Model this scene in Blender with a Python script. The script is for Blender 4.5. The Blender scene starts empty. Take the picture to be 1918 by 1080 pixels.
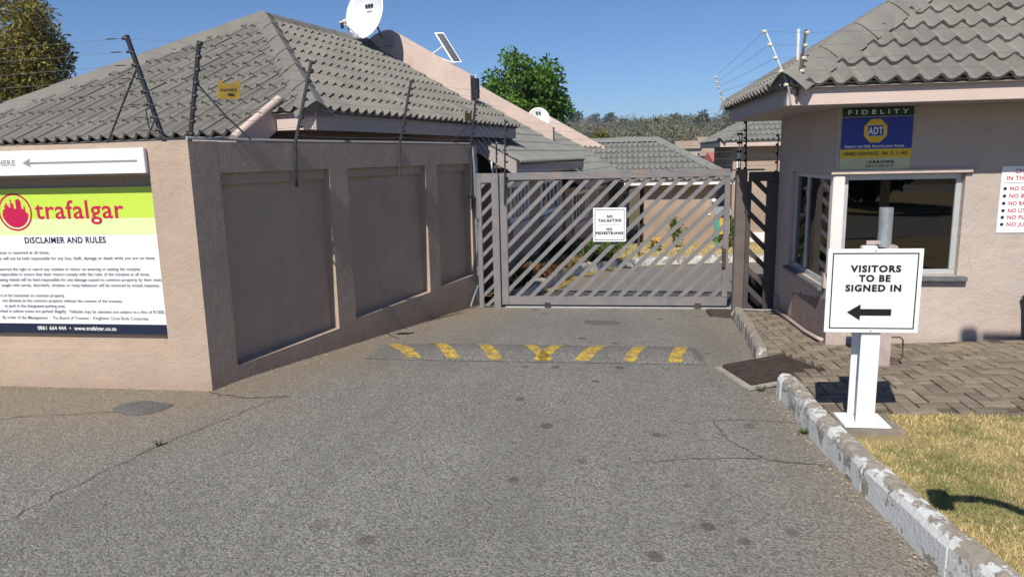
import bpy, bmesh, math, random
from mathutils import Vector, Matrix, noise
random.seed(11)
D = bpy.data
SC = bpy.context.scene
COL = SC.collection
V = Vector
R = math.radians

# ------------------------------------------------------------------ camera
def camera():
    yaw, pit, rol = R(8.05), R(10.34), R(-1.28)
    fwd = V((-math.sin(yaw)*math.cos(pit), math.cos(yaw)*math.cos(pit), -math.sin(pit)))
    rt = V((math.cos(yaw), math.sin(yaw), 0)); up = rt.cross(fwd)
    r2 = rt*math.cos(rol)+up*math.sin(rol); u2 = -rt*math.sin(rol)+up*math.cos(rol)
    cd = D.cameras.new('camera'); cd.sensor_width = 36; cd.lens = 1350/1918*36
    cd.clip_start = .05; cd.clip_end = 6000
    co = D.objects.new('camera', cd); COL.objects.link(co)
    m = Matrix((r2, u2, -fwd)).transposed().to_4x4(); m.translation = (0, 0, 1.6)
    co.matrix_world = m
    SC.camera = co
camera()
CAMP = V((0, 0, 1.6))

# ------------------------------------------------------------------ light
SUN = V((-.232, -.95, 1)).normalized()
w = D.worlds.new('World'); SC.world = w; w.use_nodes = True
nt = w.node_tree; nt.nodes.clear()
sky = nt.nodes.new('ShaderNodeTexSky'); sky.sky_type = 'NISHITA'; sky.sun_disc = False
sky.sun_elevation = math.asin(SUN.z); sky.sun_rotation = math.atan2(SUN.x, SUN.y)
sky.altitude = 1600; sky.air_density = 1.0; sky.dust_density = 0.0; sky.ozone_density = 10.0
bg = nt.nodes.new('ShaderNodeBackground'); bg.inputs[1].default_value = .088
wo = nt.nodes.new('ShaderNodeOutputWorld')
nt.links.new(sky.outputs[0], bg.inputs[0]); nt.links.new(bg.outputs[0], wo.inputs[0])
sl = D.lights.new('sun', 'SUN'); sl.energy = 5.0; sl.angle = R(.53); sl.color = (1, .94, .84)
so = D.objects.new('sun', sl); COL.objects.link(so); so.rotation_euler = SUN.to_track_quat('Z', 'Y').to_euler()
vs = SC.view_settings; vs.view_transform = 'Standard'; vs.look = 'None'; vs.exposure = 0.22; vs.gamma = 1; vs.use_curve_mapping = False
SC.cycles.use_adaptive_sampling = True; SC.cycles.adaptive_threshold = .02; SC.cycles.max_bounces = 6; SC.cycles.diffuse_bounces = 3; SC.cycles.glossy_bounces = 3; SC.cycles.transparent_max_bounces = 8
SC.render.resolution_x = 1024; SC.render.resolution_y = 576

# ------------------------------------------------------------------ materials
class NB:
    """small node-builder"""
    def __init__(s, name):
        s.m = D.materials.new(name); s.m.use_nodes = True; s.t = s.m.node_tree; s.t.nodes.clear()
        s.out = s.n('ShaderNodeOutputMaterial'); s.p = s.n('ShaderNodeBsdfPrincipled')
        s.t.links.new(s.p.outputs[0], s.out.inputs[0]); s._pos = None
    def n(s, t, **k):
        o = s.t.nodes.new(t)
        for a, b in k.items(): setattr(o, a, b)
        return o
    def l(s, a, b): s.t.links.new(a, b)
    @property
    def pos(s):
        if not s._pos: s._pos = s.n('ShaderNodeNewGeometry')
        return s._pos.outputs['Position']
    def vec(s, sc):
        v = s.n('ShaderNodeVectorMath', operation='MULTIPLY'); s.l(s.pos, v.inputs[0]); v.inputs[1].default_value = sc
        return v.outputs[0]
    def noise(s, scale, detail=4, rough=.6, stretch=None):
        o = s.n('ShaderNodeTexNoise'); o.inputs['Scale'].default_value = scale; o.inputs['Detail'].default_value = detail
        o.inputs['Roughness'].default_value = rough
        s.l(s.vec(stretch) if stretch else s.pos, o.inputs['Vector']); return o.outputs[0]
    def ramp(s, f, a, b, c0=(0, 0, 0), c1=(1, 1, 1)):
        o = s.n('ShaderNodeValToRGB'); o.color_ramp.elements[0].position = a; o.color_ramp.elements[1].position = b
        o.color_ramp.elements[0].color = (*c0, 1); o.color_ramp.elements[1].color = (*c1, 1); s.l(f, o.inputs[0]); return o.outputs[0]
    def mix(s, f, a, b, mode='MIX'):
        o = s.n('ShaderNodeMix', data_type='RGBA', blend_type=mode)
        for i, x in ((0, f), (6, a), (7, b)):
            if isinstance(x, (int, float)): o.inputs[i].default_value = x
            elif isinstance(x, tuple): o.inputs[i].default_value = (*x[:3], 1)
            else: s.l(x, o.inputs[i])
        return o.outputs[2]
    def math(s, op, a, b=0.0, clamp=False):
        o = s.n('ShaderNodeMath', operation=op, use_clamp=clamp)
        for i, x in ((0, a), (1, b)):
            if isinstance(x, (int, float)): o.inputs[i].default_value = x
            else: s.l(x, o.inputs[i])
        return o.outputs[0]
    def rnd(s): return s.n('ShaderNodeObjectInfo').outputs['Random']
    def sep(s):
        o = s.n('ShaderNodeSeparateXYZ'); s.l(s.pos, o.inputs[0]); return o.outputs
    def nz(s):
        g = s.n('ShaderNodeNewGeometry'); o = s.n('ShaderNodeSeparateXYZ'); s.l(g.outputs['Normal'], o.inputs[0]); return o.outputs[2]
    def bump(s, h, strength=.3, dist=.01):
        o = s.n('ShaderNodeBump'); o.inputs['Strength'].default_value = strength; o.inputs['Distance'].default_value = dist
        s.l(h, o.inputs['Height']); s.l(o.outputs[0], s.p.inputs['Normal'])
    def done(s, col, rough=.8, metal=0, spec=.3):
        if isinstance(col, tuple): s.p.inputs['Base Color'].default_value = (*col[:3], 1)
        else: s.l(col, s.p.inputs['Base Color'])
        if isinstance(rough, (int, float)): s.p.inputs['Roughness'].default_value = rough
        else: s.l(rough, s.p.inputs['Roughness'])
        s.p.inputs['Metallic'].default_value = metal; s.p.inputs['Specular IOR Level'].default_value = spec
        return s.m

def sc(c, k): return tuple(min(1, x*k) for x in c)
MAT = {}
def simple(name, c, rough=.7, var=.18, scale=6, metal=0, rnd=0, bump=.15, bscale=80, bd=.004, spec=.3):
    b = NB(name); n = b.noise(scale, 5)
    col = b.mix(b.ramp(n, .3, .7), sc(c, 1-var), sc(c, 1+var))
    if rnd:
        f = b.math('ADD', b.math('MULTIPLY', b.rnd(), 2*rnd), 1-rnd)
        mm = b.n('ShaderNodeVectorMath', operation='SCALE'); b.l(col, mm.inputs[0]); b.l(f, mm.inputs[3]); col = mm.outputs[0]
    if 'roof_' in name:
        col = b.mix(b.math('MULTIPLY', b.ramp(b.noise(30, 6, .75), .66, .70), .55), col, (.36, .35, .30))
        col = b.mix(b.math('MULTIPLY', b.ramp(b.noise(4.5, 7, .75), .58, .72), .45), col, sc(c, .55))
    if bump: b.bump(b.noise(bscale, 3), bump, bd)
    MAT[name] = b.done(col, rough, metal, spec); return MAT[name]

PINK = (.45, .35, .275)
def plaster(name, c, stain=.5, chips=True):
    b = NB(name)
    big = b.noise(1.3, 5); streak = b.noise(1.0, 6, .65, (3.2, 3.2, .6)); fine = b.noise(26, 4)
    col = b.mix(b.ramp(big, .3, .72), sc(c, .88), sc(c, 1.06))
    col = b.mix(b.math('MULTIPLY', b.ramp(streak, .5, .85), stain*.6), col, sc((c[0]*.8, c[1]*.8, c[2]*.78), .66))
    col = b.mix(b.math('MULTIPLY', b.ramp(fine, .35, .7), .2), col, sc(c, .8))
    z = b.sep()[2]
    low = b.n('ShaderNodeMapRange'); b.l(b.math('ADD', z, b.math('MULTIPLY', big, .25)), low.inputs[0])
    low.inputs[1].default_value = .32; low.inputs[2].default_value = .02; low.inputs[3].default_value = 0; low.inputs[4].default_value = .5
    col = b.mix(low.outputs[0], col, (.26, .19, .14))
    if chips:
        ch = b.ramp(b.noise(8.5, 6, .7), .70, .725)
        col = b.mix(b.math('MULTIPLY', ch, .5), col, (.25, .19, .15))
    ve = b.n('ShaderNodeTexVoronoi', feature='DISTANCE_TO_EDGE'); ve.inputs['Scale'].default_value = 1.3; b.l(b.mix(.12, b.pos, b.n('ShaderNodeTexNoise').outputs[1]), ve.inputs['Vector'])
    crk = b.math('MULTIPLY', b.ramp(ve.outputs[0], .0, .005, (1, 1, 1), (0, 0, 0)), b.ramp(b.noise(.9, 3), .52, .62))
    col = b.mix(b.math('MULTIPLY', crk, .55), col, sc(c, .45))
    smudge = b.ramp(b.noise(2.4, 7, .7), .56, .78)
    col = b.mix(b.math('MULTIPLY', smudge, .45), col, sc((c[0]*.82, c[1]*.84, c[2]*.85), .62))
    h = b.math('ADD', b.noise(55, 5), b.math('MULTIPLY', b.noise(6, 4), 3.2))
    b.bump(h, .55, .008)
    MAT[name] = b.done(col, .9, 0, .15)
plaster('plaster', PINK)
plaster('plaster_booth', (.50, .425, .375), .45)
plaster('plaster_far', sc(PINK, .88), .25, False)
plaster('plaster_pale', sc((.58, .46, .40), 1.05), .35)
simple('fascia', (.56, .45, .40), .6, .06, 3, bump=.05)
simple('fascia_grey_shade', (.36, .32, .31), .6, .06, 3, bump=.05)  # gutter grey; on fascias, barges and soffits the shade is in this colour
simple('white_trim', (.72, .70, .67), .5, .05, 4, bump=.03)
simple('roof_tile', (.205, .194, .173), .78, .09, 3.2, rnd=.11, bump=.35, bscale=45, bd=.006)
simple('roof_tile_dark', (.175, .166, .147), .78, .09, 3.2, rnd=.11, bump=.35, bscale=45, bd=.006)
simple('roof_cap_dark', (.175, .166, .148), .7, .12, 3.5, bump=.3, bscale=30, bd=.006)
simple('roof_tile_mossy', (.185, .187, .172), .8, .10, 3.2, rnd=.07, bump=.3, bscale=45, bd=.006)
simple('roof_cap', (.20, .19, .17), .7, .14, 3.5, bump=.3, bscale=30, bd=.006)
simple('roof_cap_mossy', (.18, .182, .17), .7, .12, 3.5, bump=.3, bscale=30, bd=.006)
simple('roof_brown', (.30, .23, .18), .9, .15, .3, bump=0)
simple('roof_red', (.42, .12, .09), .8, .12, .3, bump=0)
simple('wall_cream', (.50, .44, .36), .9, .08, .2, bump=0)
simple('black_steel', (.022, .025, .03), .45, .3, 20, metal=.0, bump=.05, spec=.5)
simple('black_plastic', (.012, .012, .014), .5, .2, 20, bump=0, spec=.5)
simple('grey_plastic', (.30, .31, .32), .5, .1, 20, bump=0)
simple('white_plastic', (.68, .69, .70), .4, .05, 10, bump=0, spec=.5)
simple('cream_ceramic', (.55, .50, .38), .4, .1, 30, bump=0, spec=.5)
simple('wire_steel', (.42, .43, .44), .35, .1, 10, metal=.8, bump=0)
simple('galvanised', (.42, .45, .48), .42, .18, 14, metal=.55, bump=.08)
simple('dark_glass_metal', (.05, .055, .06), .4, .2, 10, bump=0)
simple('concrete', (.33, .30, .26), .92, .2, 9, bump=.5, bscale=50, bd=.01)
simple('concrete_dirty', (.24, .205, .165), .95, .25, 9, bump=.5, bscale=50, bd=.01)
simple('paver', (.20, .165, .125), .92, .2, 12, rnd=.22, bump=.4, bscale=70, bd=.006)
simple('paver_joint', (.11, .09, .07), .98, .3, 20, bump=.5)
simple('cast_iron', (.085, .065, .055), .6, .3, 14, metal=.3, bump=.3, bscale=60)
simple('soil', (.20, .125, .075), .98, .3, 7, bump=.6, bscale=40, bd=.02)
simple('bark', (.10, .075, .055), .95, .3, 8, bump=.6, bscale=20, bd=.03)
simple('aluminium', (.55, .57, .57), .4, .08, 10, metal=.35, bump=.03)
simple('slate_sill', (.14, .14, .15), .6, .2, 14, bump=.2)
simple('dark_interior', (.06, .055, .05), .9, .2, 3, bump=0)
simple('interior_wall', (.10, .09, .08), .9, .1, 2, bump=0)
simple('teal_paint', (.04, .33, .26), .5, .1, 10, bump=0)
simple('yellow_bin', (.50, .36, .07), .5, .1, 10, bump=0)
simple('bin_green', (.010, .022, .016), .45, .2, 10, bump=.05, spec=.5)
simple('pink_post', (.42, .335, .32), .6, .15, 10, bump=.1)
simple('sign_white', (.80, .82, .84), .35, .03, 5, bump=.02, spec=.4)
simple('sign_dirty_white', (.76, .775, .785), .4, .06, 4, bump=.02, spec=.4)
simple('ink_black', (.012, .012, .016), .5, .1, 20, bump=0)
simple('ink_navy', (.014, .02, .045), .5, .1, 20, bump=0)
simple('ink_grey', (.27, .28, .28), .5, .1, 20, bump=0)
simple('ink_red', (.50, .03, .07), .5, .05, 20, bump=0)
simple('ink_magenta', (.47, .012, .075), .45, .05, 20, bump=0)
simple('ink_white', (.75, .76, .72), .5, .05, 20, bump=0)
simple('ink_orange', (.70, .14, .04), .5, .05, 20, bump=0)
simple('sign_lime', (.50, .67, .075), .35, .04, 4, bump=.02, spec=.4)
simple('sign_pale_lime', (.66, .78, .38), .35, .04, 4, bump=.02, spec=.4)
simple('sign_green', (.012, .05, .035), .4, .05, 4, bump=0)
simple('sign_blue', (.022, .04, .29), .4, .05, 4, bump=0, spec=.4)
simple('sign_yellow', (.72, .50, .015), .4, .05, 4, bump=0, spec=.4)
simple('sign_khaki', (.50, .52, .31), .4, .05, 4, bump=0, spec=.4)
simple('plate_yellow', (.25, .155, .02), .5, .2, 12, bump=0)
simple('solar_cell', (.02, .024, .04), .18, .1, 10, bump=0, spec=.6)
simple('asphalt_patch', (.115, .11, .105), .95, .2, 30, bump=.8, bscale=70, bd=.012)
simple('crack', (.10, .087, .072), .98, .2, 20, bump=0)
simple('flower_orange', (.75, .36, .03), .7, .1, 20, bump=0)

def white_post():
    b = NB('white_paint'); n = b.noise(9, 5)
    col = b.mix(b.ramp(n, .3, .7), (.74, .75, .75), (.82, .83, .83))
    rust = b.ramp(b.noise(11, 6, .7, (1, 1, .5)), .63, .72)
    col = b.mix(b.math('MULTIPLY', rust, .55), col, (.35, .16, .06))
    MAT['white_paint'] = b.done(col, .45, 0, .4)
white_post()

def gate_paint(name, c, rust_amt):
    b = NB(name)
    col = b.mix(b.ramp(b.noise(5, 5), .3, .7), sc(c, .86), sc(c, 1.1))
    rust = b.ramp(b.noise(5, 7, .7), .53, .62)
    x, y, z = b.sep()
    top = b.n('ShaderNodeMapRange'); b.l(z, top.inputs[0]); top.inputs[1].default_value = 1.33; top.inputs[2].default_value = 1.41
    top.inputs[3].default_value = .16; top.inputs[4].default_value = 1.0
    col = b.mix(b.math('MULTIPLY', b.math('MULTIPLY', rust, top.outputs[0]), rust_amt), col, (.36, .19, .09))
    chip = b.ramp(b.noise(13, 6, .75), .715, .73)
    col = b.mix(b.math('MULTIPLY', chip, .8), col, (.70, .66, .64))
    b.bump(b.noise(60, 4), .12, .003)
    MAT[name] = b.done(col, .5, .1, .4)
gate_paint('gate_grey', (.215, .207, .214), .8)
gate_paint('gate_brown', (.15, .125, .115), .6)
gate_paint('gate_shaded', (.085, .073, .070), .3)  # darker copy of the gate brown, booth eave shade put into the colour

def kerb_mat(name, t0):
    b = NB(name)
    con = b.mix(b.ramp(b.noise(22, 5), .3, .7), (.20, .175, .145), (.37, .33, .28))
    pt = b.mix(b.noise(16, 4), (.50, .51, .50), (.65, .66, .65))
    m = b.math('ADD', b.noise(7.5, 8, .72), b.math('MULTIPLY', b.nz(), .10))
    peel = b.ramp(m, t0, t0+.014)
    col = b.mix(peel, pt, con)
    b.bump(b.math('ADD', b.noise(45, 5), b.math('MULTIPLY', peel, -.8)), .55, .008)
    MAT[name] = b.done(col, .9, 0, .15)
kerb_mat('kerb_paint', .552)
kerb_mat('kerb_worn', .455)

def asphalt():
    b = NB('asphalt')
    def grain(scale):
        vo = b.n('ShaderNodeTexVoronoi'); vo.inputs['Scale'].default_value = scale; b.l(b.pos, vo.inputs['Vector'])
        s = b.n('ShaderNodeSeparateColor'); b.l(vo.outputs['Color'], s.inputs[0]); return s.outputs[0], vo.outputs['Distance']
    g1, d1 = grain(105); g2, d2 = grain(210)
    g = b.math('ADD', b.math('MULTIPLY', g1, .6), b.math('MULTIPLY', g2, .4))
    col = b.mix(b.ramp(g, .12, .92), (.098, .094, .085), (.365, .355, .322))
    big = b.noise(.75, 6, .6)
    col = b.mix(b.ramp(big, .3, .75), b.mix(.34, col, (.09, .085, .08)), col)
    trk = b.noise(1.0, 4, .6, (2.4, .22, 1))
    col = b.mix(b.math('MULTIPLY', b.ramp(trk, .45, .75), .42), col, (.115, .11, .103))
    # dust blown against the wall feet and kerb
    x, y, z = b.sep()
    dw = b.math('ADD', b.math('MULTIPLY', b.math('ADD', x, 2.83), .964), b.math('MULTIPLY', b.math('SUBTRACT', y, 4.6), -.266))
    def mr(v, a, c2, o0=1., o1=0.):
        m = b.n('ShaderNodeMapRange'); b.l(v, m.inputs[0]); m.inputs[1].default_value = a; m.inputs[2].default_value = c2
        m.inputs[3].default_value = o0; m.inputs[4].default_value = o1; return m.outputs[0]
    wob = b.math('MULTIPLY', b.math('SUBTRACT', b.noise(1.6, 5), .5), 1.5)
    d1_ = mr(b.math('ADD', dw, wob), .15, 1.15)
    d1_ = b.math('MULTIPLY', d1_, mr(y, 3.2, 4.2, 0., 1.))
    d2_ = b.math('MULTIPLY', mr(b.math('ADD', y, wob), 3.0, 4.3, 0., 1.), mr(x, -2.2, -3.0, 0., 1.))
    d3_ = b.math('MULTIPLY', mr(b.math('ADD', x, b.math('MULTIPLY', wob, .4)), .55, 1.15, 0., 1.), .55)
    dust = b.math('MAXIMUM', b.math('MAXIMUM', d1_, d2_), d3_)
    tan = b.mix(b.ramp(g, .1, .95), (.155, .124, .090), (.30, .25, .19))
    col = b.mix(b.math('MULTIPLY', dust, .85), col, tan)
    # oil drips in the lane
    vs_ = b.n('ShaderNodeTexVoronoi'); vs_.inputs['Scale'].default_value = 3.6
    b.l(b.mix(.06, b.vec((1, .8, 1)), b.n('ShaderNodeTexNoise').outputs[1]), vs_.inputs['Vector'])
    spot = b.math('SUBTRACT', vs_.outputs['Distance'], b.math('MULTIPLY', b.noise(1.1, 2), .22))
    spot = mr(b.math('ADD', spot, b.math('MULTIPLY', b.math('SUBTRACT', b.noise(25, 4), .5), .08)), .0, .05)
    lane = b.math('MULTIPLY', mr(b.math('ABSOLUTE', b.math('ADD', x, .15)), .7, 1.5), .72)
    col = b.mix(b.math('MULTIPLY', spot, lane), col, (.075, .066, .060))
    b.bump(b.math('ADD', g, b.math('MULTIPLY', d1, -1.5)), .5, .006)
    MAT['asphalt'] = b.done(col, .93, 0, .25)
asphalt()
def hump_asphalt():
    b = NB('asphalt_hump')
    vo = b.n('ShaderNodeTexVoronoi'); vo.inputs['Scale'].default_value = 110; b.l(b.pos, vo.inputs['Vector'])
    s = b.n('ShaderNodeSeparateColor'); b.l(vo.outputs['Color'], s.inputs[0])
    col = b.mix(s.outputs[0], (.085, .082, .078), (.25, .243, .228))
    col = b.mix(b.math('MULTIPLY', b.ramp(b.noise(2.2, 5), .4, .7), .5), col, (.10, .095, .085))
    b.bump(s.outputs[0], .6, .006)
    MAT['asphalt_hump'] = b.done(col, .9, 0, .25)
hump_asphalt()
def yellow_paint():
    b = NB('yellow_road_paint')
    col = b.mix(b.noise(12, 4), (.44, .29, .035), (.56, .39, .055))
    wear = b.ramp(b.noise(17, 8, .75), .42, .60)
    col = b.mix(b.math('MULTIPLY', wear, .85), col, (.13, .12, .10))
    b.bump(b.noise(110, 3), .5, .006)
    MAT['yellow_road_paint'] = b.done(col, .85, 0, .2)
yellow_paint()

def leaf_mat(name, c, var=.4, trans=.35):
    b = NB(name); g = b.n('ShaderNodeNewGeometry')
    f = b.ramp(g.outputs['Random Per Island'], 0, 1)
    col = b.mix(f, sc(c, 1-var), sc(c, 1+var))
    b.done(col, .6, 0, .25)
    if 'far' in name: MAT[name] = b.m; return
    tr = b.n('ShaderNodeBsdfTranslucent'); b.l(col, tr.inputs[0]); mx = b.n('ShaderNodeMixShader'); mx.inputs[0].default_value = trans
    b.l(b.p.outputs[0], mx.inputs[1]); b.l(tr.outputs[0], mx.inputs[2]); b.l(mx.outputs[0], b.out.inputs[0])
    MAT[name] = b.m
leaf_mat('leaf_green', (.10, .20, .03), .45)
leaf_mat('leaf_gold', (.23, .20, .045), .5)
leaf_mat('leaf_bush', (.15, .15, .03), .4)
leaf_mat('leaf_dark', (.028, .05, .016), .4)
leaf_mat('leaf_far_green', (.095, .118, .060), .14, .3)
leaf_mat('leaf_far_dark', (.045, .064, .040), .14, .3)
leaf_mat('leaf_far_brown', (.165, .138, .098), .12, .3)
leaf_mat('leaf_far_olive', (.145, .150, .075), .14, .3)
leaf_mat('leaf_strap', (.11, .17, .045), .4)
leaf_mat('leaf_straw', (.40, .31, .13), .3)
leaf_mat('leaf_rust', (.20, .09, .035), .4)
leaf_mat('lawn_straw', (.66, .54, .26), .32, .3)
leaf_mat('lawn_green', (.24, .28, .09), .35, .3)

def ground_mat(name, a, c, scale):
    b = NB(name); col = b.mix(b.ramp(b.noise(scale, 6), .3, .7), a, c); col = b.mix(b.math('MULTIPLY', b.noise(scale*14, 4), .4), col, sc(a, .7))
    b.bump(b.noise(scale*25, 4), .6, .02); MAT[name] = b.done(col, .97, 0, .1)
ground_mat('lawn_ground', (.27, .21, .105), (.40, .32, .16), 3)
ground_mat('dry_lawn', (.33, .25, .10), (.48, .375, .17), 4)
ground_mat('terrain', (.10, .085, .045), (.16, .125, .07), .05)

def glass(name, tint, f0):
    b = NB(name); b.t.nodes.remove(b.p)
    tr = b.n('ShaderNodeBsdfTransparent'); tr.inputs[0].default_value = (*tint, 1)
    gl = b.n('ShaderNodeBsdfGlossy'); gl.inputs[0].default_value = (.95, .95, .95, 1); gl.inputs['Roughness'].default_value = .012
    fr = b.n('ShaderNodeFresnel'); fr.inputs[0].default_value = f0
    mx = b.n('ShaderNodeMixShader'); b.l(fr.outputs[0], mx.inputs[0]); b.l(tr.outputs[0], mx.inputs[1]); b.l(gl.outputs[0], mx.inputs[2]); b.l(mx.outputs[0], b.out.inputs[0])
    MAT[name] = b.m
glass('tinted_glass', (.30, .31, .33), 1.85)
glass('house_glass', (.25, .26, .28), 1.7)

# ------------------------------------------------------------------ mesh helpers
WM = {}
def tag(o, label=None, cat=None, group=None, kind=None):
    if label: o['label'] = label
    if cat: o['category'] = cat
    if group: o['group'] = group
    if kind: o['kind'] = kind
    return o
def link(o, parent=None, world=None):
    COL.objects.link(o); W = world if world is not None else Matrix.Identity(4)
    o.matrix_basis = W
    if parent is not None:
        o.parent = parent; o.matrix_parent_inverse = WM[parent].inverted()
    WM[o] = W.copy(); return o
def thing(name, label, cat, loc=(0, 0, 0), group=None):
    o = D.objects.new(name, None); o.empty_display_size = .1
    link(o, None, Matrix.Translation(loc)); return tag(o, label, cat, group)
class MB:
    def __init__(s): s.v = []; s.f = []; s.mi = []
    def add(s, vs, fs):
        k = len(s.v); s.v += [tuple(p) for p in vs]; s.f += [tuple(i+k for i in f) for f in fs]; return s
    def box(s, x0, x1, y0, y1, z0, z1):
        return s.add([(x0, y0, z0), (x1, y0, z0), (x1, y1, z0), (x0, y1, z0), (x0, y0, z1), (x1, y0, z1), (x1, y1, z1), (x0, y1, z1)],
                     [(3, 2, 1, 0), (4, 5, 6, 7), (0, 1, 5, 4), (1, 2, 6, 5), (2, 3, 7, 6), (3, 0, 4, 7)])
    def prism(s, poly, vec):
        n = len(poly); vec = V(vec); a = [V(p) for p in poly]; b = [p+vec for p in a]
        fs = [tuple(range(n))[::-1], tuple(range(n, 2*n))]+[(i, (i+1) % n, n+(i+1) % n, n+i) for i in range(n)]
        nn = sum(((a[i]-a[0]).cross(a[(i+1) % n]-a[0]) for i in range(n)), V((0, 0, 0)))
        if nn.dot(vec) < 0: fs = [f[::-1] for f in fs]
        return s.add(a+b, fs)
    def bar(s, p, q, w, h, up=(0, 0, 1)):
        p = V(p); q = V(q); d = (q-p).normalized(); up = V(up)
        sd = d.cross(up)
        if sd.length < 1e-5: sd = d.cross(V((1, 0, 0)))
        sd.normalize(); u = sd.cross(d)
        a = [p+sd*(w/2*i)+u*(h/2*j) for i, j in ((-1, -1), (1, -1), (1, 1), (-1, 1))]
        return s.prism(a, q-p)
    def tube(s, pts, r, n=6, caps=True):
        pts = [V(p) for p in pts]; m = len(pts); rr = r if isinstance(r, (list, tuple)) else [r]*m
        vs = []; ref = None
        for i, p in enumerate(pts):
            d = (pts[min(i+1, m-1)]-pts[max(i-1, 0)]).normalized()
            if ref is None: ref = d.cross(V((0, 0, 1)) if abs(d.z) < .9 else V((1, 0, 0))).normalized()
            ref = (ref-d*ref.dot(d)).normalized(); t = d.cross(ref)
            for k in range(n):
                a = 2*math.pi*k/n; vs.append(p+(ref*math.cos(a)+t*math.sin(a))*rr[i])
        fs = [(i*n+k, i*n+(k+1) % n, (i+1)*n+(k+1) % n, (i+1)*n+k) for i in range(m-1) for k in range(n)]
        if caps: fs += [tuple(range(n))[::-1], tuple((m-1)*n+k for k in range(n))]
        return s.add(vs, fs)
    def lathe(s, prof, c, ax=(0, 0, 1), n=12):
        ax = V(ax).normalized(); a = ax.cross(V((0, 0, 1)) if abs(ax.z) < .9 else V((1, 0, 0))).normalized(); b = ax.cross(a); c = V(c)
        vs = [c+ax*h+(a*math.cos(2*math.pi*k/n)+b*math.sin(2*math.pi*k/n))*r for r, h in prof for k in range(n)]
        m = len(prof)
        fs = [(i*n+k, i*n+(k+1) % n, (i+1)*n+(k+1) % n, (i+1)*n+k) for i in range(m-1) for k in range(n)]
        fs += [tuple(range(n))[::-1], tuple((m-1)*n+k for k in range(n))]
        return s.add(vs, fs)
    def mesh(s, name, mat, bevel=0, smooth=False, seg=2):
        me = D.meshes.new(name); me.from_pydata(s.v, [], s.f)
        for mm in (mat if isinstance(mat, (list, tuple)) else [mat]): me.materials.append(MAT[mm])
        if s.mi: me.polygons.foreach_set('material_index', s.mi)
        bm = bmesh.new(); bm.from_mesh(me)
        if len(s.f) < 4000 and not s.mi: bmesh.ops.recalc_face_normals(bm, faces=bm.faces)
        if bevel: bmesh.ops.bevel(bm, geom=bm.edges[:], offset=bevel, segments=seg, affect='EDGES', clamp_overlap=True)
        bm.to_mesh(me); bm.free()
        if smooth: me.polygons.foreach_set('use_smooth', [True]*len(me.polygons))
        me.update(); return me
    def build(s, name, mat, parent=None, bevel=0, smooth=False, seg=2):
        return link(D.objects.new(name, s.mesh(name, mat, bevel, smooth, seg)), parent)
def inst(name, me, parent, W): return link(D.objects.new(name, me), parent, W)
def frame(o, x, y, z):
    m = Matrix((V(x), V(y), V(z))).transposed().to_4x4(); m.translation = V(o); return m

PENDING = []
def text(s, parent, o, xd, nd, width=None, size=.05, mat='ink_black', bold=0.0, align='LEFT', shear=0, name='lettering', up=None):
    """flat raised lettering; o = baseline point, xd = reading direction, nd = outward normal"""
    cu = D.curves.new('letters', 'FONT'); cu.body = s; cu.size = size; cu.extrude = .0006; cu.offset = bold*.8; cu.space_character = 1+bold*3/max(size, .02); cu.align_x = align; cu.shear = shear; cu.resolution_u = 3
    ob = D.objects.new('letters', cu); COL.objects.link(ob)
    PENDING.append((ob, parent, V(o), V(xd).normalized(), V(nd).normalized(), width, mat, align, name))
def flush_text():
    bpy.context.view_layer.update(); dg = bpy.context.evaluated_depsgraph_get()
    for ob, parent, o, xd, nd, width, mat, align, name in PENDING:
        me = D.meshes.new_from_object(ob.evaluated_get(dg)); me.name = name
        xs = [v.co.x for v in me.vertices]
        if width and xs:
            k = width/(max(xs)-min(xs)); x0 = min(xs) if align == 'LEFT' else 0
            for v in me.vertices: v.co.x = (v.co.x-x0)*k
        me.materials.clear(); me.materials.append(MAT[mat])
        inst(name, me, parent, frame(o, xd, nd.cross(xd), nd))
    for t in PENDING: D.objects.remove(t[0], do_unlink=True)
    PENDING.clear()

# ------------------------------------------------------------------ ground
def rz(y):
    if y <= 4.9: return 0.0
    if y < 24: return -.06*(y-4.9)
    return -.06*19.1
def hill(x, y):
    if y < 26: return rz(y)-.06
    if y < 130: return -1.2
    k = (min(y, 610)-130)/470
    if y > 640: k -= (y-640)*.0006
    return -1.2+20.5*max(0, k)**1.15*(1+.10*math.sin(x*.006+1.0))+2.5*noise.noise(V((x*.006, y*.004, 0)))*min(1, k*3)
def grid(name, xs, ys, zf, mat, smooth=True, parent=None):
    m = MB(); nx = len(xs)
    m.v = [(x, y, zf(x, y)) for y in ys for x in xs]
    m.f = [(j*nx+i, j*nx+i+1, (j+1)*nx+i+1, (j+1)*nx+i) for j in range(len(ys)-1) for i in range(nx-1)]
    return m.build(name, mat, parent, smooth=smooth)
def lin(a, b, n): return [a+(b-a)*i/n for i in range(n+1)]

tag(grid('terrain', [-1600, -900, -600, -400]+lin(-300, 300, 40)+[400, 600, 900, 1600],
         [-400, -60, -20, -10, 0]+lin(4.9, 24, 4)+[26]+lin(40, 900, 60)+[1500], hill, 'terrain'), kind='structure')
road = grid('road', lin(-16, 1.12, 20)+[1.24, 1.5, 3, 6, 12, 20], [-22, -14, -8, -3, 0, 2, 3, 4, 4.9]+lin(5.3, 22, 30), lambda x, y: rz(y)-(.012 if x > 1.2 and y > 1.6 else 0), 'asphalt')
tag(road, kind='structure')

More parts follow.
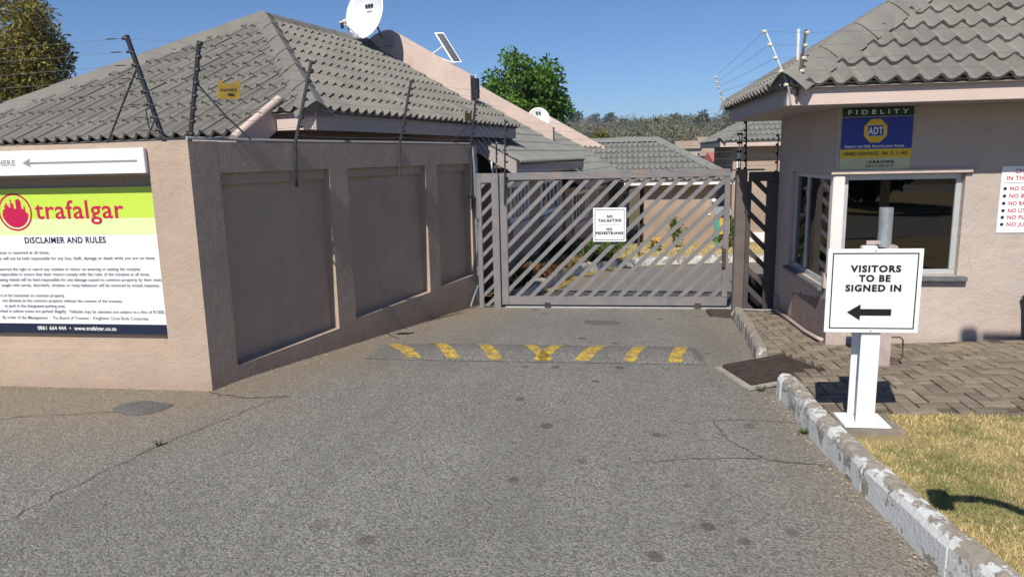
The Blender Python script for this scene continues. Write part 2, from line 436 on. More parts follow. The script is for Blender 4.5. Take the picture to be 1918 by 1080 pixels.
# speed hump
HX0, HX1, HY0, HY1 = -2.06, .74, 5.62, 6.26
def hump_z(x, y):
    t = (y-HY0)/(HY1-HY0); e = min(1, max(0, (x-HX0)/.45)); e2 = min(1, max(0, (HX1-x)/.10))
    s_ = lambda k: k*k*(3-2*k)
    return rz(y)+.004+.052*max(0, math.sin(math.pi*min(1, max(0, t))))**.8*s_(e)*(s_(e2)*.999)
hump = thing('speed_hump', 'low asphalt speed hump with yellow chevron stripes across the driveway', 'speed hump', (-.66, 5.94, rz(5.94)))
grid('hump_body', lin(HX0, HX1, 60), lin(HY0, HY1, 14), hump_z, 'asphalt_hump', True, hump)
for i, (xb, xf) in enumerate(((-1.97, -1.66), (-1.58, -1.32), (-1.19, -.96), (-.79, -.545), (-.42, -.57), (-.06, -.23), (.28, .14), (.62, .50))):
    m = MB(); n = 10; wd = (.125, .12, .115, .105, .11, .125, .10, .11)[i]
    for j in range(n+1):
        y = HY0+.02+(HY1-HY0-.04)*j/n; t = (y-5.68)/(6.20-5.68); xc = xf+(xb-xf)*t if i < 4 else xf+(xb-xf)*t
        for k in range(4):
            x = xc-wd/2+wd*k/3+.006*math.sin(j*2.1+i)
            m.v.append((x, y, hump_z(x, y)+.003))
    m.f = [(j*4+k, j*4+k+1, (j+1)*4+k+1, (j+1)*4+k) for j in range(n) for k in range(3)]
    m.build('painted_stripe', 'yellow_road_paint', hump)

# cracks and patches of the road surface
def ribbon(name, pts, wd, mat, parent, jit=.02):
    m = MB(); fine = []
    for a, b in zip(pts, pts[1:]):
        for k in range(8): fine.append((a[0]+(b[0]-a[0])*k/8+random.uniform(-jit, jit), a[1]+(b[1]-a[1])*k/8+random.uniform(-jit, jit)))
    fine.append(pts[-1])
    for i, (x, y) in enumerate(fine):
        a = V(fine[max(i-1, 0)]); b = V(fine[min(i+1, len(fine)-1)]); d = (b-a).normalized(); n_ = V((-d.y, d.x))*wd*random.uniform(.25, .65)
        m.v += [(x-n_.x, y-n_.y, rz(y)+.005), (x+n_.x, y+n_.y, rz(y)+.005)]
    m.f = [(2*i, 2*i+1, 2*i+3, 2*i+2) for i in range(len(fine)-1)]
    return m.build(name, mat, parent)
ribbon('crack', [(-2.25, 4.55), (-2.42, 4.1), (-2.62, 3.55), (-2.72, 3.05), (-2.78, 2.6)], .006, 'crack', road)
ribbon('crack', [(-4.35, 3.75), (-3.75, 4.02), (-3.2, 4.15)], .008, 'crack', road)
ribbon('crack', [(-2.83, 4.55), (-2.5, 4.45), (-2.2, 4.52)], .009, 'crack', road)
ribbon('crack', [(.60, 4.28), (.66, 3.95), (.80, 3.72), (1.12, 3.66)], .007, 'crack', road, .012)
ribbon('crack', [(.80, 3.74), (.45, 3.70), (.1, 3.62)], .005, 'crack', road, .012)
ribbon('crack', [(.60, 4.28), (.85, 4.30), (1.08, 4.27)], .005, 'crack', road, .01)
def blob_sheet(name, c, rx, ry, mat, parent, zo=.006, rise=0.0, seed=0):
    m = MB(); n = 40; rings = 5
    m.v.append((c[0], c[1], rz(c[1])+zo+rise))
    for r_ in range(1, rings+1):
        for k in range(n):
            a = 2*math.pi*k/n; q = 1+.22*noise.noise(V((math.cos(a)*1.7+seed, math.sin(a)*1.7, seed)))+.05*noise.noise(V((math.cos(a)*6+seed, math.sin(a)*6, 0)))
            x = c[0]+rx*q*math.cos(a)*r_/rings; y = c[1]+ry*q*math.sin(a)*r_/rings
            m.v.append((x, y, rz(y)+zo+rise*(1-(r_/rings)**3)-(.004 if r_ == rings else 0)))
    for k in range(n): m.f.append((0, 1+k, 1+(k+1) % n))
    for r_ in range(rings-1):
        for k in range(n): m.f.append((1+r_*n+k, 1+(r_+1)*n+k, 1+(r_+1)*n+(k+1) % n, 1+r_*n+(k+1) % n))
    return m.build(name, mat, parent, smooth=True)
blob_sheet('asphalt_patch', (-3.12, 4.22), .20, .13, 'asphalt_patch', road, .006, .018, 3)
blob_sheet('damp_stain', (-.10, 7.55), .19, .16, 'asphalt_patch', road, .005, 0, 9)

# drain cover and its surround
drain = thing('drain_cover', 'rusty ribbed cast iron drain cover at the kerb gap', 'drain cover', (1.15, 5.35, -.02))
q = [V((.83, 5.47, rz(5.47)+.022)), V((.95, 4.93, rz(4.93)+.022)), V((1.52, 5.25, rz(5.26)+.05)), V((1.35, 5.80, rz(5.8)+.045))]
cen = sum(q, V())/4
MB().prism([cen+(p-cen)*1.17-V((0, 0, .024)) for p in q], (0, 0, .02)).build('concrete_surround', 'concrete', drain, .006)
MB().prism(q, (0, 0, .012)).build('plate', 'cast_iron', drain, .003)
for i in range(15):
    t = (i+.5)/15
    a = q[0].lerp(q[1], t); b = q[3].lerp(q[2], t); a2 = a.lerp(b, .03); b2 = a.lerp(b, .97)
    MB().bar(a2+V((0, 0, .016)), b2+V((0, 0, .016)), .016, .012).build('rib', 'cast_iron', drain)

# ------------------------------------------------------------------ kerbs
def kerb(name, foot, width, hgt, joints, label, mat='kerb_paint', side=1, zf=rz, sm=.012):
    root = thing(name, label, 'kerb', (foot[0][0], foot[0][1], zf(foot[0][1])))
    P = [V((a, b, 0)) for a, b in foot]
    L = [0]
    for a, b in zip(P, P[1:]): L.append(L[-1]+(b-a).length)
    def at(s):
        for i in range(len(P)-1):
            if s <= L[i+1]+1e-6: return P[i].lerp(P[i+1], (s-L[i])/(L[i+1]-L[i])), (P[i+1]-P[i]).normalized()
        return P[-1], (P[-1]-P[-2]).normalized()
    for s0, s1 in zip(joints, joints[1:]):
        m = MB(); n = 5; dh = random.uniform(-.008, .008); do = random.uniform(-.006, .006)
        for k in range(n+1):
            s = s0+.004+(s1-s0-.008)*k/n; p, d = at(min(s, L[-1]-1e-4)); nrm = V((d.y, -d.x, 0))*side; z = zf(p.y); p = p+nrm*do
            jj = lambda: random.uniform(-.003, .003)
            for o, h in ((0, -.06), (.004, hgt*.75), (sm+.006, hgt-.012), (sm+.026, hgt), (width-.012, hgt-.002), (width, hgt-.014), (width, -.06)):
                m.v.append(tuple(p+nrm*(o+jj())+V((0, 0, z+h+dh+jj()))))
        c = 7
        m.f = [(k*c+i, k*c+i+1, (k+1)*c+i+1, (k+1)*c+i) for k in range(n) for i in range(c-1)]+[tuple(range(c)), tuple(n*c+i for i in range(c))[::-1]]
        m.build('kerb_stone', mat, root, smooth=False)
    return root
kerb('kerb', [(1.083, 4.80), (1.105, 4.09), (1.165, 3.40), (1.25, 2.69), (1.40, 1.9), (1.75, 1.0), (2.5, .2), (4, -.4), (6, -.6)], .10, .155,
     [0, .10, .72, 1.42, 2.12, 2.85, 3.6, 4.35, 5.1, 5.85, 6.6, 7.4], 'peeling white painted kerb curving along the grass at lower right', side=-1)
kerb('kerb', [(1.13, 5.72), (1.235, 6.85), (1.30, 7.90)], .085, .135, [0, .55, 1.15, 1.7, 2.15], 'short worn kerb running from the drain cover to the gate post', 'kerb_worn')
IK = [(-1.13, 8.9), (-1.03, 9.9), (-.80, 11.7), (-.42, 13.0), (.10, 13.85), (.95, 14.45), (2.3, 14.95), (3.6, 15.1), (5.0, 15.0)]
kerb('kerb', IK, .14, .16, [0, .5, 1.0, 1.5, 2.1, 2.7, 3.3, 3.9, 4.6, 5.2, 5.8, 6.4, 7.0, 7.6, 8.3, 8.9, 9.5, 10.2, 10.8], 'chipped white kerb curving round the flower bed beyond the gate', side=-1)
# yellow line along the inner kerb
m = MB()
for i, (x, y) in enumerate(IK):
    a = V(IK[max(i-1, 0)]); b = V(IK[min(i+1, len(IK)-1)]); d = (b-a).normalized(); n_ = V((d.y, -d.x)); wd = .16 if i < 4 else .10
    for o in (.03, .03+wd): m.v.append((x+n_.x*o, y+n_.y*o, rz(y+n_.y*o)+.004))
m.f = [(2*i, 2*i+1, 2*i+3, 2*i+2) for i in range(len(IK)-1)]
m.build('painted_edge_line', 'yellow_road_paint', road)

# ------------------------------------------------------------------ planting bed and dry lawn beyond the gate
def bed_z(x, y): return rz(y)+.10+.03*noise.noise(V((x, y, 0)))
m = MB()
ins = [(x-.10*( -V((IK[min(i+1, 8)][1]-IK[max(i-1, 0)][1], 0)).normalized().x) if False else x, y) for i, (x, y) in enumerate(IK)]
def off(i, o):
    a = V(IK[max(i-1, 0)]); b = V(IK[min(i+1, len(IK)-1)]); d = (b-a).normalized(); return IK[i][0]-d.y*o, IK[i][1]+d.x*o
m = MB(); far = [(-1.9, 8.9), (-1.75, 9.9), (-1.5, 11.8), (-1.3, 14), (-.9, 17), (.8, 20.2), (2.3, 20.4), (3.6, 20.4), (5, 20.2)]
for i in range(len(IK)):
    a = off(i, .07)
    for k in range(7):
        x = a[0]+(far[i][0]-a[0])*k/6; y = a[1]+(far[i][1]-a[1])*k/6; m.v.append((x, y, bed_z(x, y)))
m.f = [(i*7+k, i*7+k+1, (i+1)*7+k+1, (i+1)*7+k) for i in range(len(IK)-1) for k in range(6)]
bed = m.build('flower_bed', 'dry_lawn', smooth=True); tag(bed, kind='structure')
grid('soil_strip', lin(-2.3, -1.0, 4), lin(8.95, 13.3, 8), lambda x, y: bed_z(x, y)+.02-(.4 if x > -1.05+max(0, y-9.9)*.12 else 0), 'soil', True, bed)

# ------------------------------------------------------------------ grass verge at right
def verge_z(x, y): return .118+.03*(x-1.25)+.012*noise.noise(V((x*2, y*2, 3)))
def kerb_back(y):
    pts = [(4.80, 1.19), (4.09, 1.205), (3.40, 1.265), (2.69, 1.35), (1.9, 1.50), (1.0, 1.86), (.2, 2.6), (-.4, 4.1)]
    for (a, b), (c, d) in zip(pts, pts[1:]):
        if y >= c: return b+(d-b)*(a-y)/(a-c)
    return 4.1
m = MB(); ys = lin(.3, 4.13, 26)
for y in ys:
    for k in range(25):
        x = kerb_back(y)+.0+(7-kerb_back(y))*(k/24)**1.6; m.v.append((x, y, verge_z(x, y)-(.015 if y > 4.1 else 0)))
m.f = [(j*25+k, j*25+k+1, (j+1)*25+k+1, (j+1)*25+k) for j in range(26) for k in range(24)]
tag(m.build('grass_verge', 'lawn_ground', smooth=True), kind='structure')
def lawn(name, n, sampler, zf, hgt, wid, label, greenbias=0.0):
    m = MB(); mi = []
    for _ in range(n):
        x, y, dens = sampler()
        g = noise.noise(V((x*2.3+5, y*2.3, 1)))+.5*noise.noise(V((x*9, y*9, 4)))
        h = hgt*random.uniform(.45, 1.25); a = random.uniform(0, 6.283); b = random.uniform(0, 6.283); lean = random.uniform(.25, 1.25)
        z = zf(x, y)-.004; wv = V((math.cos(a), math.sin(a), 0))*wid*.5; tp = V((math.cos(b)*lean*h, math.sin(b)*lean*h, h*(1.15-.6*lean)))
        p = V((x, y, z)); k = len(m.v)
        m.v += [tuple(p-wv), tuple(p+wv), tuple(p+tp)]; m.f.append((k, k+1, k+2)); mi.append(1 if g+greenbias+random.uniform(-.35, .35) > .33 else 0)
    m.mi = mi
    o = m.build(name, ['lawn_straw', 'lawn_green']); tag(o, label, 'grass', kind='stuff'); return o
def s_near():
    while True:
        y = random.uniform(1.9, 4.10); x = kerb_back(y)-.01+random.random()**1.3*2.1
        if y > 3.72 and x < 1.52+.08*noise.noise(V((x*5, y*5, 0))): continue
        return x, y, 1
lawn('lawn_grass', 62000, s_near, verge_z, .030, .0048, 'short dry yellow green grass on the verge at lower right', .22)
def s_far():
    while True:
        x = random.uniform(-.9, 4.6); y = random.uniform(13.0, 18.5)
        i = max(k for k in range(len(IK)-1) if IK[k][0] <= x) if x > -.8 else 3
        t = (x-IK[i][0])/(IK[i+1][0]-IK[i][0]); ky = IK[i][1]+(IK[i+1][1]-IK[i][1])*t
        if y > ky+.15: return x, y, 1
lawn('dry_grass', 9000, s_far, bed_z, .07, .016, 'dry straw coloured grass on the island beyond the gate', -.25)

# ------------------------------------------------------------------ brick paved forecourt of the booth
def pav_z(x, y): return rz(y)+.075+.045*(x-1.2)
def pav_left(y):
    if y < 4.93: return 1.20
    if y < 5.26: return max(1.20, 1.03+(y-4.93)*1.667)
    if y < 5.80: return 1.53-(y-5.26)*.34
    return 1.225+(y-5.75)*.085
pav = grid('pavement', lin(1.2, 2.0, 40)+lin(2.2, 5.2, 12), lin(4.06, 8.1, 90), lambda x, y: pav_z(x, y)-.016-(.16 if x < pav_left(y)-.012 else 0), 'paver_joint'); tag(pav, kind='structure')
CELL = .088
bricks = []
for j in range(-2, 60):
    for i in range(-4, 60):
        k = (i-j) % 4
        if k == 0: r_ = (i, i+2, j, j+1)
        elif k == 2: r_ = (i, i+1, j-1, j+1)
        else: continue
        x0, x1, y0, y1 = 1.0+r_[0]*CELL, 1.0+r_[1]*CELL, 4.24+r_[2]*CELL, 4.24+r_[3]*CELL
        cx, cy = (x0+x1)/2, (y0+y1)/2
        if y0 < 4.235 or y1 > 8.0 or x0 > 4.2: continue
        pl_ = pav_left(cy)
        if x0 < pl_:
            if x1-pl_ < .03: continue
            x0 = pl_; cx = (x0+x1)/2
        if x1 > 1.73 and y1 > 6.04: 
            if not (x0 < 1.735 and cy > 6.04): continue
            x1 = min(x1, 1.74); cx = (x0+x1)/2
            if x1-x0 < .02: continue
        if cy < 4.2 and cx < 1.52: continue
        bricks.append((cx, cy, x1-x0, y1-y0))
x = 1.56
while x < 4.2: bricks.append((x+.088, 4.185, .176, .085)); x += .176
def brick_mb(w_, d_):
    m = MB(); a, b, g = w_/2-.004, d_/2-.004, .006
    m.v = [(-a, -b, -.03), (a, -b, -.03), (a, b, -.03), (-a, b, -.03), (-a, -b, -.004), (a, -b, -.004), (a, b, -.004), (-a, b, -.004), (-a+g, -b+g, 0), (a-g, -b+g, 0), (a-g, b-g, 0), (-a+g, b-g, 0)]
    m.f = [(0, 1, 5, 4), (1, 2, 6, 5), (2, 3, 7, 6), (3, 0, 4, 7), (4, 5, 9, 8), (5, 6, 10, 9), (6, 7, 11, 10), (7, 4, 8, 11), (8, 9, 10, 11)]
    return m
bm_ = {True: brick_mb(2*CELL, CELL).mesh('brick', 'paver'), False: brick_mb(CELL, 2*CELL).mesh('brick', 'paver')}
bricks.sort(key=lambda b: (V((b[0], b[1], 0))-CAMP).length+(3 if b[0] > 3.3 else 0))
rest = MB(); sl_x = math.atan(.045); sl_y = math.atan(-.06)
for i, (cx, cy, w_, d_) in enumerate(bricks):
    W = Matrix.Translation((cx, cy, pav_z(cx, cy)+random.uniform(-.003, .003))) @ Matrix.Rotation(-sl_x+random.gauss(0, .008), 4, 'Y') @ Matrix.Rotation((sl_y if cy > 4.9 else 0)+random.gauss(0, .008), 4, 'X') @ Matrix.Rotation(random.gauss(0, .01), 4, 'Z')
    if i < 300: inst('brick', bm_[w_ > d_] if abs(w_*d_-2*CELL*CELL) < 1e-6 else brick_mb(w_, d_).mesh('brick', 'paver'), pav, W)
    else:
        b = brick_mb(w_, d_); rest.add([W @ V(p) for p in b.v], b.f)
if rest.v: tag(rest.build('brick_field', 'paver', pav), kind='stuff')

# ------------------------------------------------------------------ boundary wall on the left
CW = V((-2.83, 4.6, 0)); SD = V((-1.66+2.83, 8.84-4.6, 0)).normalized(); SN = V((SD.y, -SD.x, 0))
def sw(s, o, z): return CW+SD*s+SN*o+V((0, 0, z))
def sbox(m, s0, s1, o0, o1, z0, z1): return m.prism([sw(s0, o0, z0), sw(s1, o0, z0), sw(s1, o1, z0), sw(s0, o1, z0)], (0, 0, z1-z0))
wall = thing('boundary_wall', 'pink plastered boundary wall with recessed panels around the corner at left', 'wall', CW)
k_ = .25/SD.y*SD.x
def fp(x0, y0, y1, full): return [(x0, y0), (CW.x+(SD.x/SD.y)*(y0-4.6) if full else -3.13, y0), (CW.x+(SD.x/SD.y)*(y1-4.6) if full else -3.13, y1), (x0, y1)]
def fprism(name, poly, z0, z1, bev=0): MB().prism([(a, b, z0) for a, b in poly], (0, 0, z1-z0)).build(name, 'plaster', wall, bev)
fprism('plinth', fp(-9, 4.6, 4.85, True), -.1, .262)
fprism('pier', fp(-3.13, 4.6, 4.85, True), .262, 1.53)
fprism('top_beam', fp(-9, 4.6, 4.85, True), 1.53, 1.752)
fprism('panel', fp(-9, 4.735, 4.845, False), .255, 1.535)
DEP = .085
S0 = .262
m = MB(); sbox(m, S0, 4.42, -.25, -.0, -.5, .10); m.build('plinth', 'plaster', wall)
for (a, b, z0) in ((S0, 1.50, .115), (1.76, 3.155, .15), (3.40, 4.24, .17)):
    # sloped sill top of each panel
    m = MB(); m.prism([sw(a, 0, .10), sw(a, 0, z0), sw(a, -DEP, z0+.012), sw(a, -DEP, .10)], SD*(b-a)); m.build('panel_sill', 'plaster', wall)
    m = MB(); sbox(m, a-.01, b+.01, -.24, -DEP, .10, 1.53); m.build('panel', 'plaster', wall)
    m = MB(); sbox(m, a, b, -DEP+.002, -.045, 1.445, 1.53); m.build('lintel', 'plaster', wall, .004)
for (a, b) in ((1.50, 1.76), (3.155, 3.40), (4.24, 4.42)):
    m = MB(); sbox(m, a, b, -.25, 0, .10, 1.53); m.build('pier', 'plaster', wall)
m = MB(); sbox(m, S0, 4.42, -.25, 0, 1.53, 1.749); m.build('top_beam', 'plaster', wall)

# ------------------------------------------------------------------ roofs
TW, ROW = .29, .30
def tile_mb(length=ROW*1.07):
    m = MB(); n = 12; hh = .026
    for y in (0, length):
        for i in range(n+1):
            ph = 2*math.pi*2*i/n+.9; c = math.cos(ph); z = .024*(c+.2*math.cos(2*ph))+.0055*i/n-.003
            m.v.append((TW*i/n, y, z+hh*(1-y/ROW)))
    for i in range(n+1): x, y, z = m.v[i]; m.v.append((x, .004, z-.024))
    m.f = [(i, i+1, n+2+i, n+1+i) for i in range(n)]+[(2*n+2+i, 2*n+3+i, i+1, i) for i in range(n)]
    a, b = m.v[n], m.v[2*n+1]; k = len(m.v); m.v += [(a[0], a[1], a[2]-.016), (b[0], b[1], b[2]-.016)]; m.f.append((n, k, k+1, 2*n+1))
    return m
TILES = {}
def tile_mesh(mat):
    if mat not in TILES: TILES[mat] = tile_mb().mesh('tile', mat, smooth=False)
    return TILES[mat]
class Roof:
    def __init__(s, root, mat): s.root = root; s.mat = mat; s.items = []
    def slope(s, O, U, Vv, polys, v0=0.0, u0=0.0):
        """O eave origin, U along eave, Vv up the slope; polys = convex lists of (u,v)"""
        O = V(O); U = V(U).normalized(); Vv = V(Vv).normalized(); N = U.cross(Vv)
        for poly in polys:
            us = [p[0] for p in poly]; vv = [p[1] for p in poly]
            ar = sum(poly[i][0]*poly[(i+1) % len(poly)][1]-poly[(i+1) % len(poly)][0]*poly[i][1] for i in range(len(poly)))
            P = poly if ar > 0 else poly[::-1]
            hp = [(V(P[i]), V((-(P[(i+1) % len(P)][1]-P[i][1]), P[(i+1) % len(P)][0]-P[i][0])).normalized()) for i in range(len(P))]
            MB().add([O+U*a+Vv*b-N*.022 for a, b in P], [tuple(range(len(P)))]).build('roof_deck', s.mat, s.root)
            j0 = math.floor((min(vv)-v0)/ROW+1e-4); i0 = math.floor((min(us)-u0)/TW)-1
            for j in range(j0, math.ceil((max(vv)-v0)/ROW)):
                sh = 0
                for i in range(i0, math.ceil((max(us)-u0)/TW)+1):
                    a, b = u0+i*TW+sh, v0+j*ROW
                    cs = [V((a+.01, b+.02)), V((a+TW-.01, b+.02)), V((a+TW-.01, b+ROW)), V((a+.01, b+ROW))]
                    if any(all((c-p).dot(n) < 0 for c in cs) for p, n in hp): continue
                    cut = [(p, n) for p, n in hp if any((c-p).dot(n) < -.03 for c in cs)]
                    W = frame(O+U*a+Vv*b, U, Vv, N)
                    s.items.append((W, [(p-V((a, b)), n) for p, n in cut]))
    def finish(s, limit=300):
        s.items.sort(key=lambda t: (t[0].translation-CAMP).length)
        me = tile_mesh(s.mat); rest = MB()
        for k, (W, cut) in enumerate(s.items):
            if cut:
                tm = tile_mb(); bm = bmesh.new(); tmp = D.meshes.new('t'); tmp.from_pydata(tm.v, [], tm.f); bm.from_mesh(tmp)
                for p, n in cut:
                    bmesh.ops.bisect_plane(bm, geom=bm.verts[:]+bm.edges[:]+bm.faces[:], plane_co=(p.x, p.y, 0), plane_no=(n.x, n.y, 0), clear_inner=True)
                if not bm.faces: bm.free(); D.meshes.remove(tmp); continue
                bm.to_mesh(tmp); bm.free()
                if k < limit:
                    tmp.materials.append(MAT[s.mat]); tmp.name = 'tile'
                    inst('tile', tmp, s.root, W); continue
                rest.add([W @ v.co for v in tmp.vertices], [tuple(p.vertices) for p in tmp.polygons]); D.meshes.remove(tmp)
            elif k < limit:
                W2 = W @ Matrix.Translation((TW/2, 0, 0)) @ Matrix.Rotation(random.gauss(0, .006), 4, 'Z') @ Matrix.Rotation(random.gauss(0, .008), 4, 'Y') @ Matrix.Translation((-TW/2, 0, random.uniform(-.002, .003)))
                inst('tile', me, s.root, W2)
            else:
                t = tile_mb(); rest.add([W @ V(p) for p in t.v], t.f)
        if rest.v: tag(rest.build('tile_field', s.mat, s.root), kind='stuff')
def cap_line(root, p, q, mat, wid=.13, rise=.055, name='ridge_tile', step=.40, sink=.0):
    p = V(p); q = V(q); d = (q-p).normalized(); L = (q-p).length; n = max(1, round(L/step)); sd = d.cross(V((0, 0, 1))).normalized(); u = sd.cross(d)
    for i in range(n):
        a = p+d*(L*i/n); b = p+d*(L*(i+1)/n+.02); m = MB(); k = 8
        for c, g in ((a, 1.05), (b, .97)):
            for j in range(k+1):
                t = -1+2*j/k; m.v.append(tuple(c+sd*(wid*t*g)+u*(rise*(1-abs(t)**1.6)*g*1.15+.018-sink-(abs(t)*wid*.42))))
        m.f = [(j, j+1, k+2+j, k+1+j) for j in range(k)]
        if i == 0:
            k0 = len(m.v); m.v += [tuple(V(m.v[j])+d*.05) for j in range(k+1)]; m.f.append(tuple(k0+j for j in range(k+1)))
            if name == 'hip_tile': e_ = MB().add(m.v[k0:], [tuple(range(k+1))]); m.f.pop(); e_.build('hip_hollow_mortar', 'slate_sill', root)  # mortar end face coloured dark for the shaded hollow under the hip
        m.build(name, mat, root, smooth=False)

TAN = math.tan(R(29.6)); CO = math.cos(R(29.6)); SI = math.sin(R(29.6))

def local(A, th):
    e = V((math.sin(th), math.cos(th), 0)); r = V((math.cos(th), -math.sin(th), 0)); A = V((A[0], A[1], 0))
    return (lambda x, y, z: A+r*x+e*y+V((0, 0, z))), r, e
def lbox(m, L, x0, x1, y0, y1, z0, z1): return m.prism([L(x0, y0, z0), L(x1, y0, z0), L(x1, y1, z0), L(x0, y1, z0)], (0, 0, z1-z0))

# ---- corner house behind the boundary wall
L1, r1, e1 = local((-2.54, 6.1), R(13))
h1 = thing('corner_house', 'corner house with grey tiled hip roof rising above the boundary wall', 'house', L1(-2, 2, 0))
EZ, T, DD = 2.06, 2.23, 4.95
TS = T/CO
rf = Roof(h1, 'roof_tile_dark')
rf.slope(L1(0, 0, EZ), e1, r1*-CO+V((0, 0, SI)), [[(0, -.06), (DD, -.06), (DD, TS), (T, TS)]], v0=-.06)
vx = -.45
rf.slope(L1(0, 0, EZ), r1, e1*CO+V((0, 0, SI)), [[(-.02, -.06), (-T, TS), (-2*T, -.06)]], v0=-.15)
rf.slope(L1(0, 0, EZ), r1, e1*CO+V((0, 0, SI)), [[(-.46, vx), (-.46, -.06), (-2*T, -.06), (-2*T-.5, vx)]], v0=vx)
rf.finish(300)
ap = L1(-T, T, EZ+T*TAN)
cap_line(h1, L1(.04, -.04, EZ-.03), ap, 'roof_cap_dark', .165, .07, 'hip_tile', .62, .02)
cap_line(h1, L1(-2*T-.39, -.39, EZ-.22), ap, 'roof_cap_dark', .12, .07, 'hip_tile', .5)
cap_line(h1, ap+e1*.04-V((0, 0, .012)), L1(-T, DD, EZ+T*TAN), 'roof_cap_dark', .13, .06, 'ridge_tile', .45)
MB().add([L1(-T, T, EZ+T*TAN-.03), L1(-T, DD, EZ+T*TAN-.03), L1(-2*T-.5, DD, EZ-.3), L1(-2*T-.5, -.45, EZ-.28)], [(0, 1, 2, 3)]).build('roof_deck', 'roof_cap_dark', h1)
m = MB(); lbox(m, L1, -.03, 0, 0.0, DD-.02, EZ-.195, EZ-.01); m.build('fascia_board', 'fascia_grey_shade', h1, .003)
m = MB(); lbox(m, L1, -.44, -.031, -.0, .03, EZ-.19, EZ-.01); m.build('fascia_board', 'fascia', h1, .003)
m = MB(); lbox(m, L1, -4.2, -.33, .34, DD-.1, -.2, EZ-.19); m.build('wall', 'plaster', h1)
m = MB(); lbox(m, L1, -4.2, -.032, .032, DD-.05, EZ-.19, EZ-.165); m.build('soffit_board', 'fascia_grey_shade', h1)
# raking board closing the lower part of the front slope
SV = e1*CO+V((0, 0, SI)); SNf = e1*-SI+V((0, 0, CO))
base = L1(-.47, 0, EZ)
m = MB(); m.prism([base+SV*(vx-.10)+SNf*.03, base+SV*.12+SNf*.03, base+SV*.12-SNf*.17, base+SV*(vx-.10)-SNf*.17], r1*.045); m.build('barge_board', 'fascia', h1, .004)
for a, b in ((vx-.13, -.20), (-.17, .13)):
    m = MB(); k = 8
    for s_ in (a, b):
        for j in range(k+1):
            t = math.pi*j/k; m.v.append(tuple(base+r1*.02+SV*s_+r1*(.036*math.cos(t))+SNf*(.03+.036*math.sin(t))))
    m.f = [(j, j+1, k+2+j, k+1+j) for j in range(k)]+[tuple(range(k+1)), tuple(k+1+j for j in range(k+1))]
    m.build('verge_tile', 'fascia', h1, smooth=False)
m = MB(); lbox(m, L1, -5.2, -.48, vx*CO-.04, vx*CO+.04, EZ+vx*SI-.085, EZ+vx*SI-.03); m.build('gutter', 'fascia_grey_shade', h1, .006)
m = MB(); lbox(m, L1, -5.2, -.48, vx*CO+.06, vx*CO+.1, .8, EZ+vx*SI-.06); m.build('lower_wall', 'plaster', h1)

def parapet(root, L, r, e, ez, ex, y, x_end, x_peak, hgt, rounded, thick=.16, mat='plaster_pale'):
    zr = lambda x: ez+(ex-x)*TAN
    pts = [(x_end, zr(x_end)-.12), (x_end, zr(x_end)+hgt), (x_peak, zr(x_peak)+hgt)]
    if rounded:
        for k in range(1, 8):
            t = k/7*math.pi/2; pts.append((x_peak-.50*math.sin(t), zr(x_peak)+hgt-.34*(1-math.cos(t))))
        pts.append((x_peak-.50, zr(x_peak)-.3))
    else: pts += [(x_peak-.12, zr(x_peak)+hgt-.08), (x_peak-1.6, zr(x_peak)+hgt-.95), (x_peak-1.6, zr(x_peak)-.9)]
    MB().prism([L(a, y, b) for a, b in pts], e*thick).build('parapet', mat, root, .006)
parapet(h1, L1, r1, e1, EZ, 0, 4.58, -.56, -1.86, .40, True)

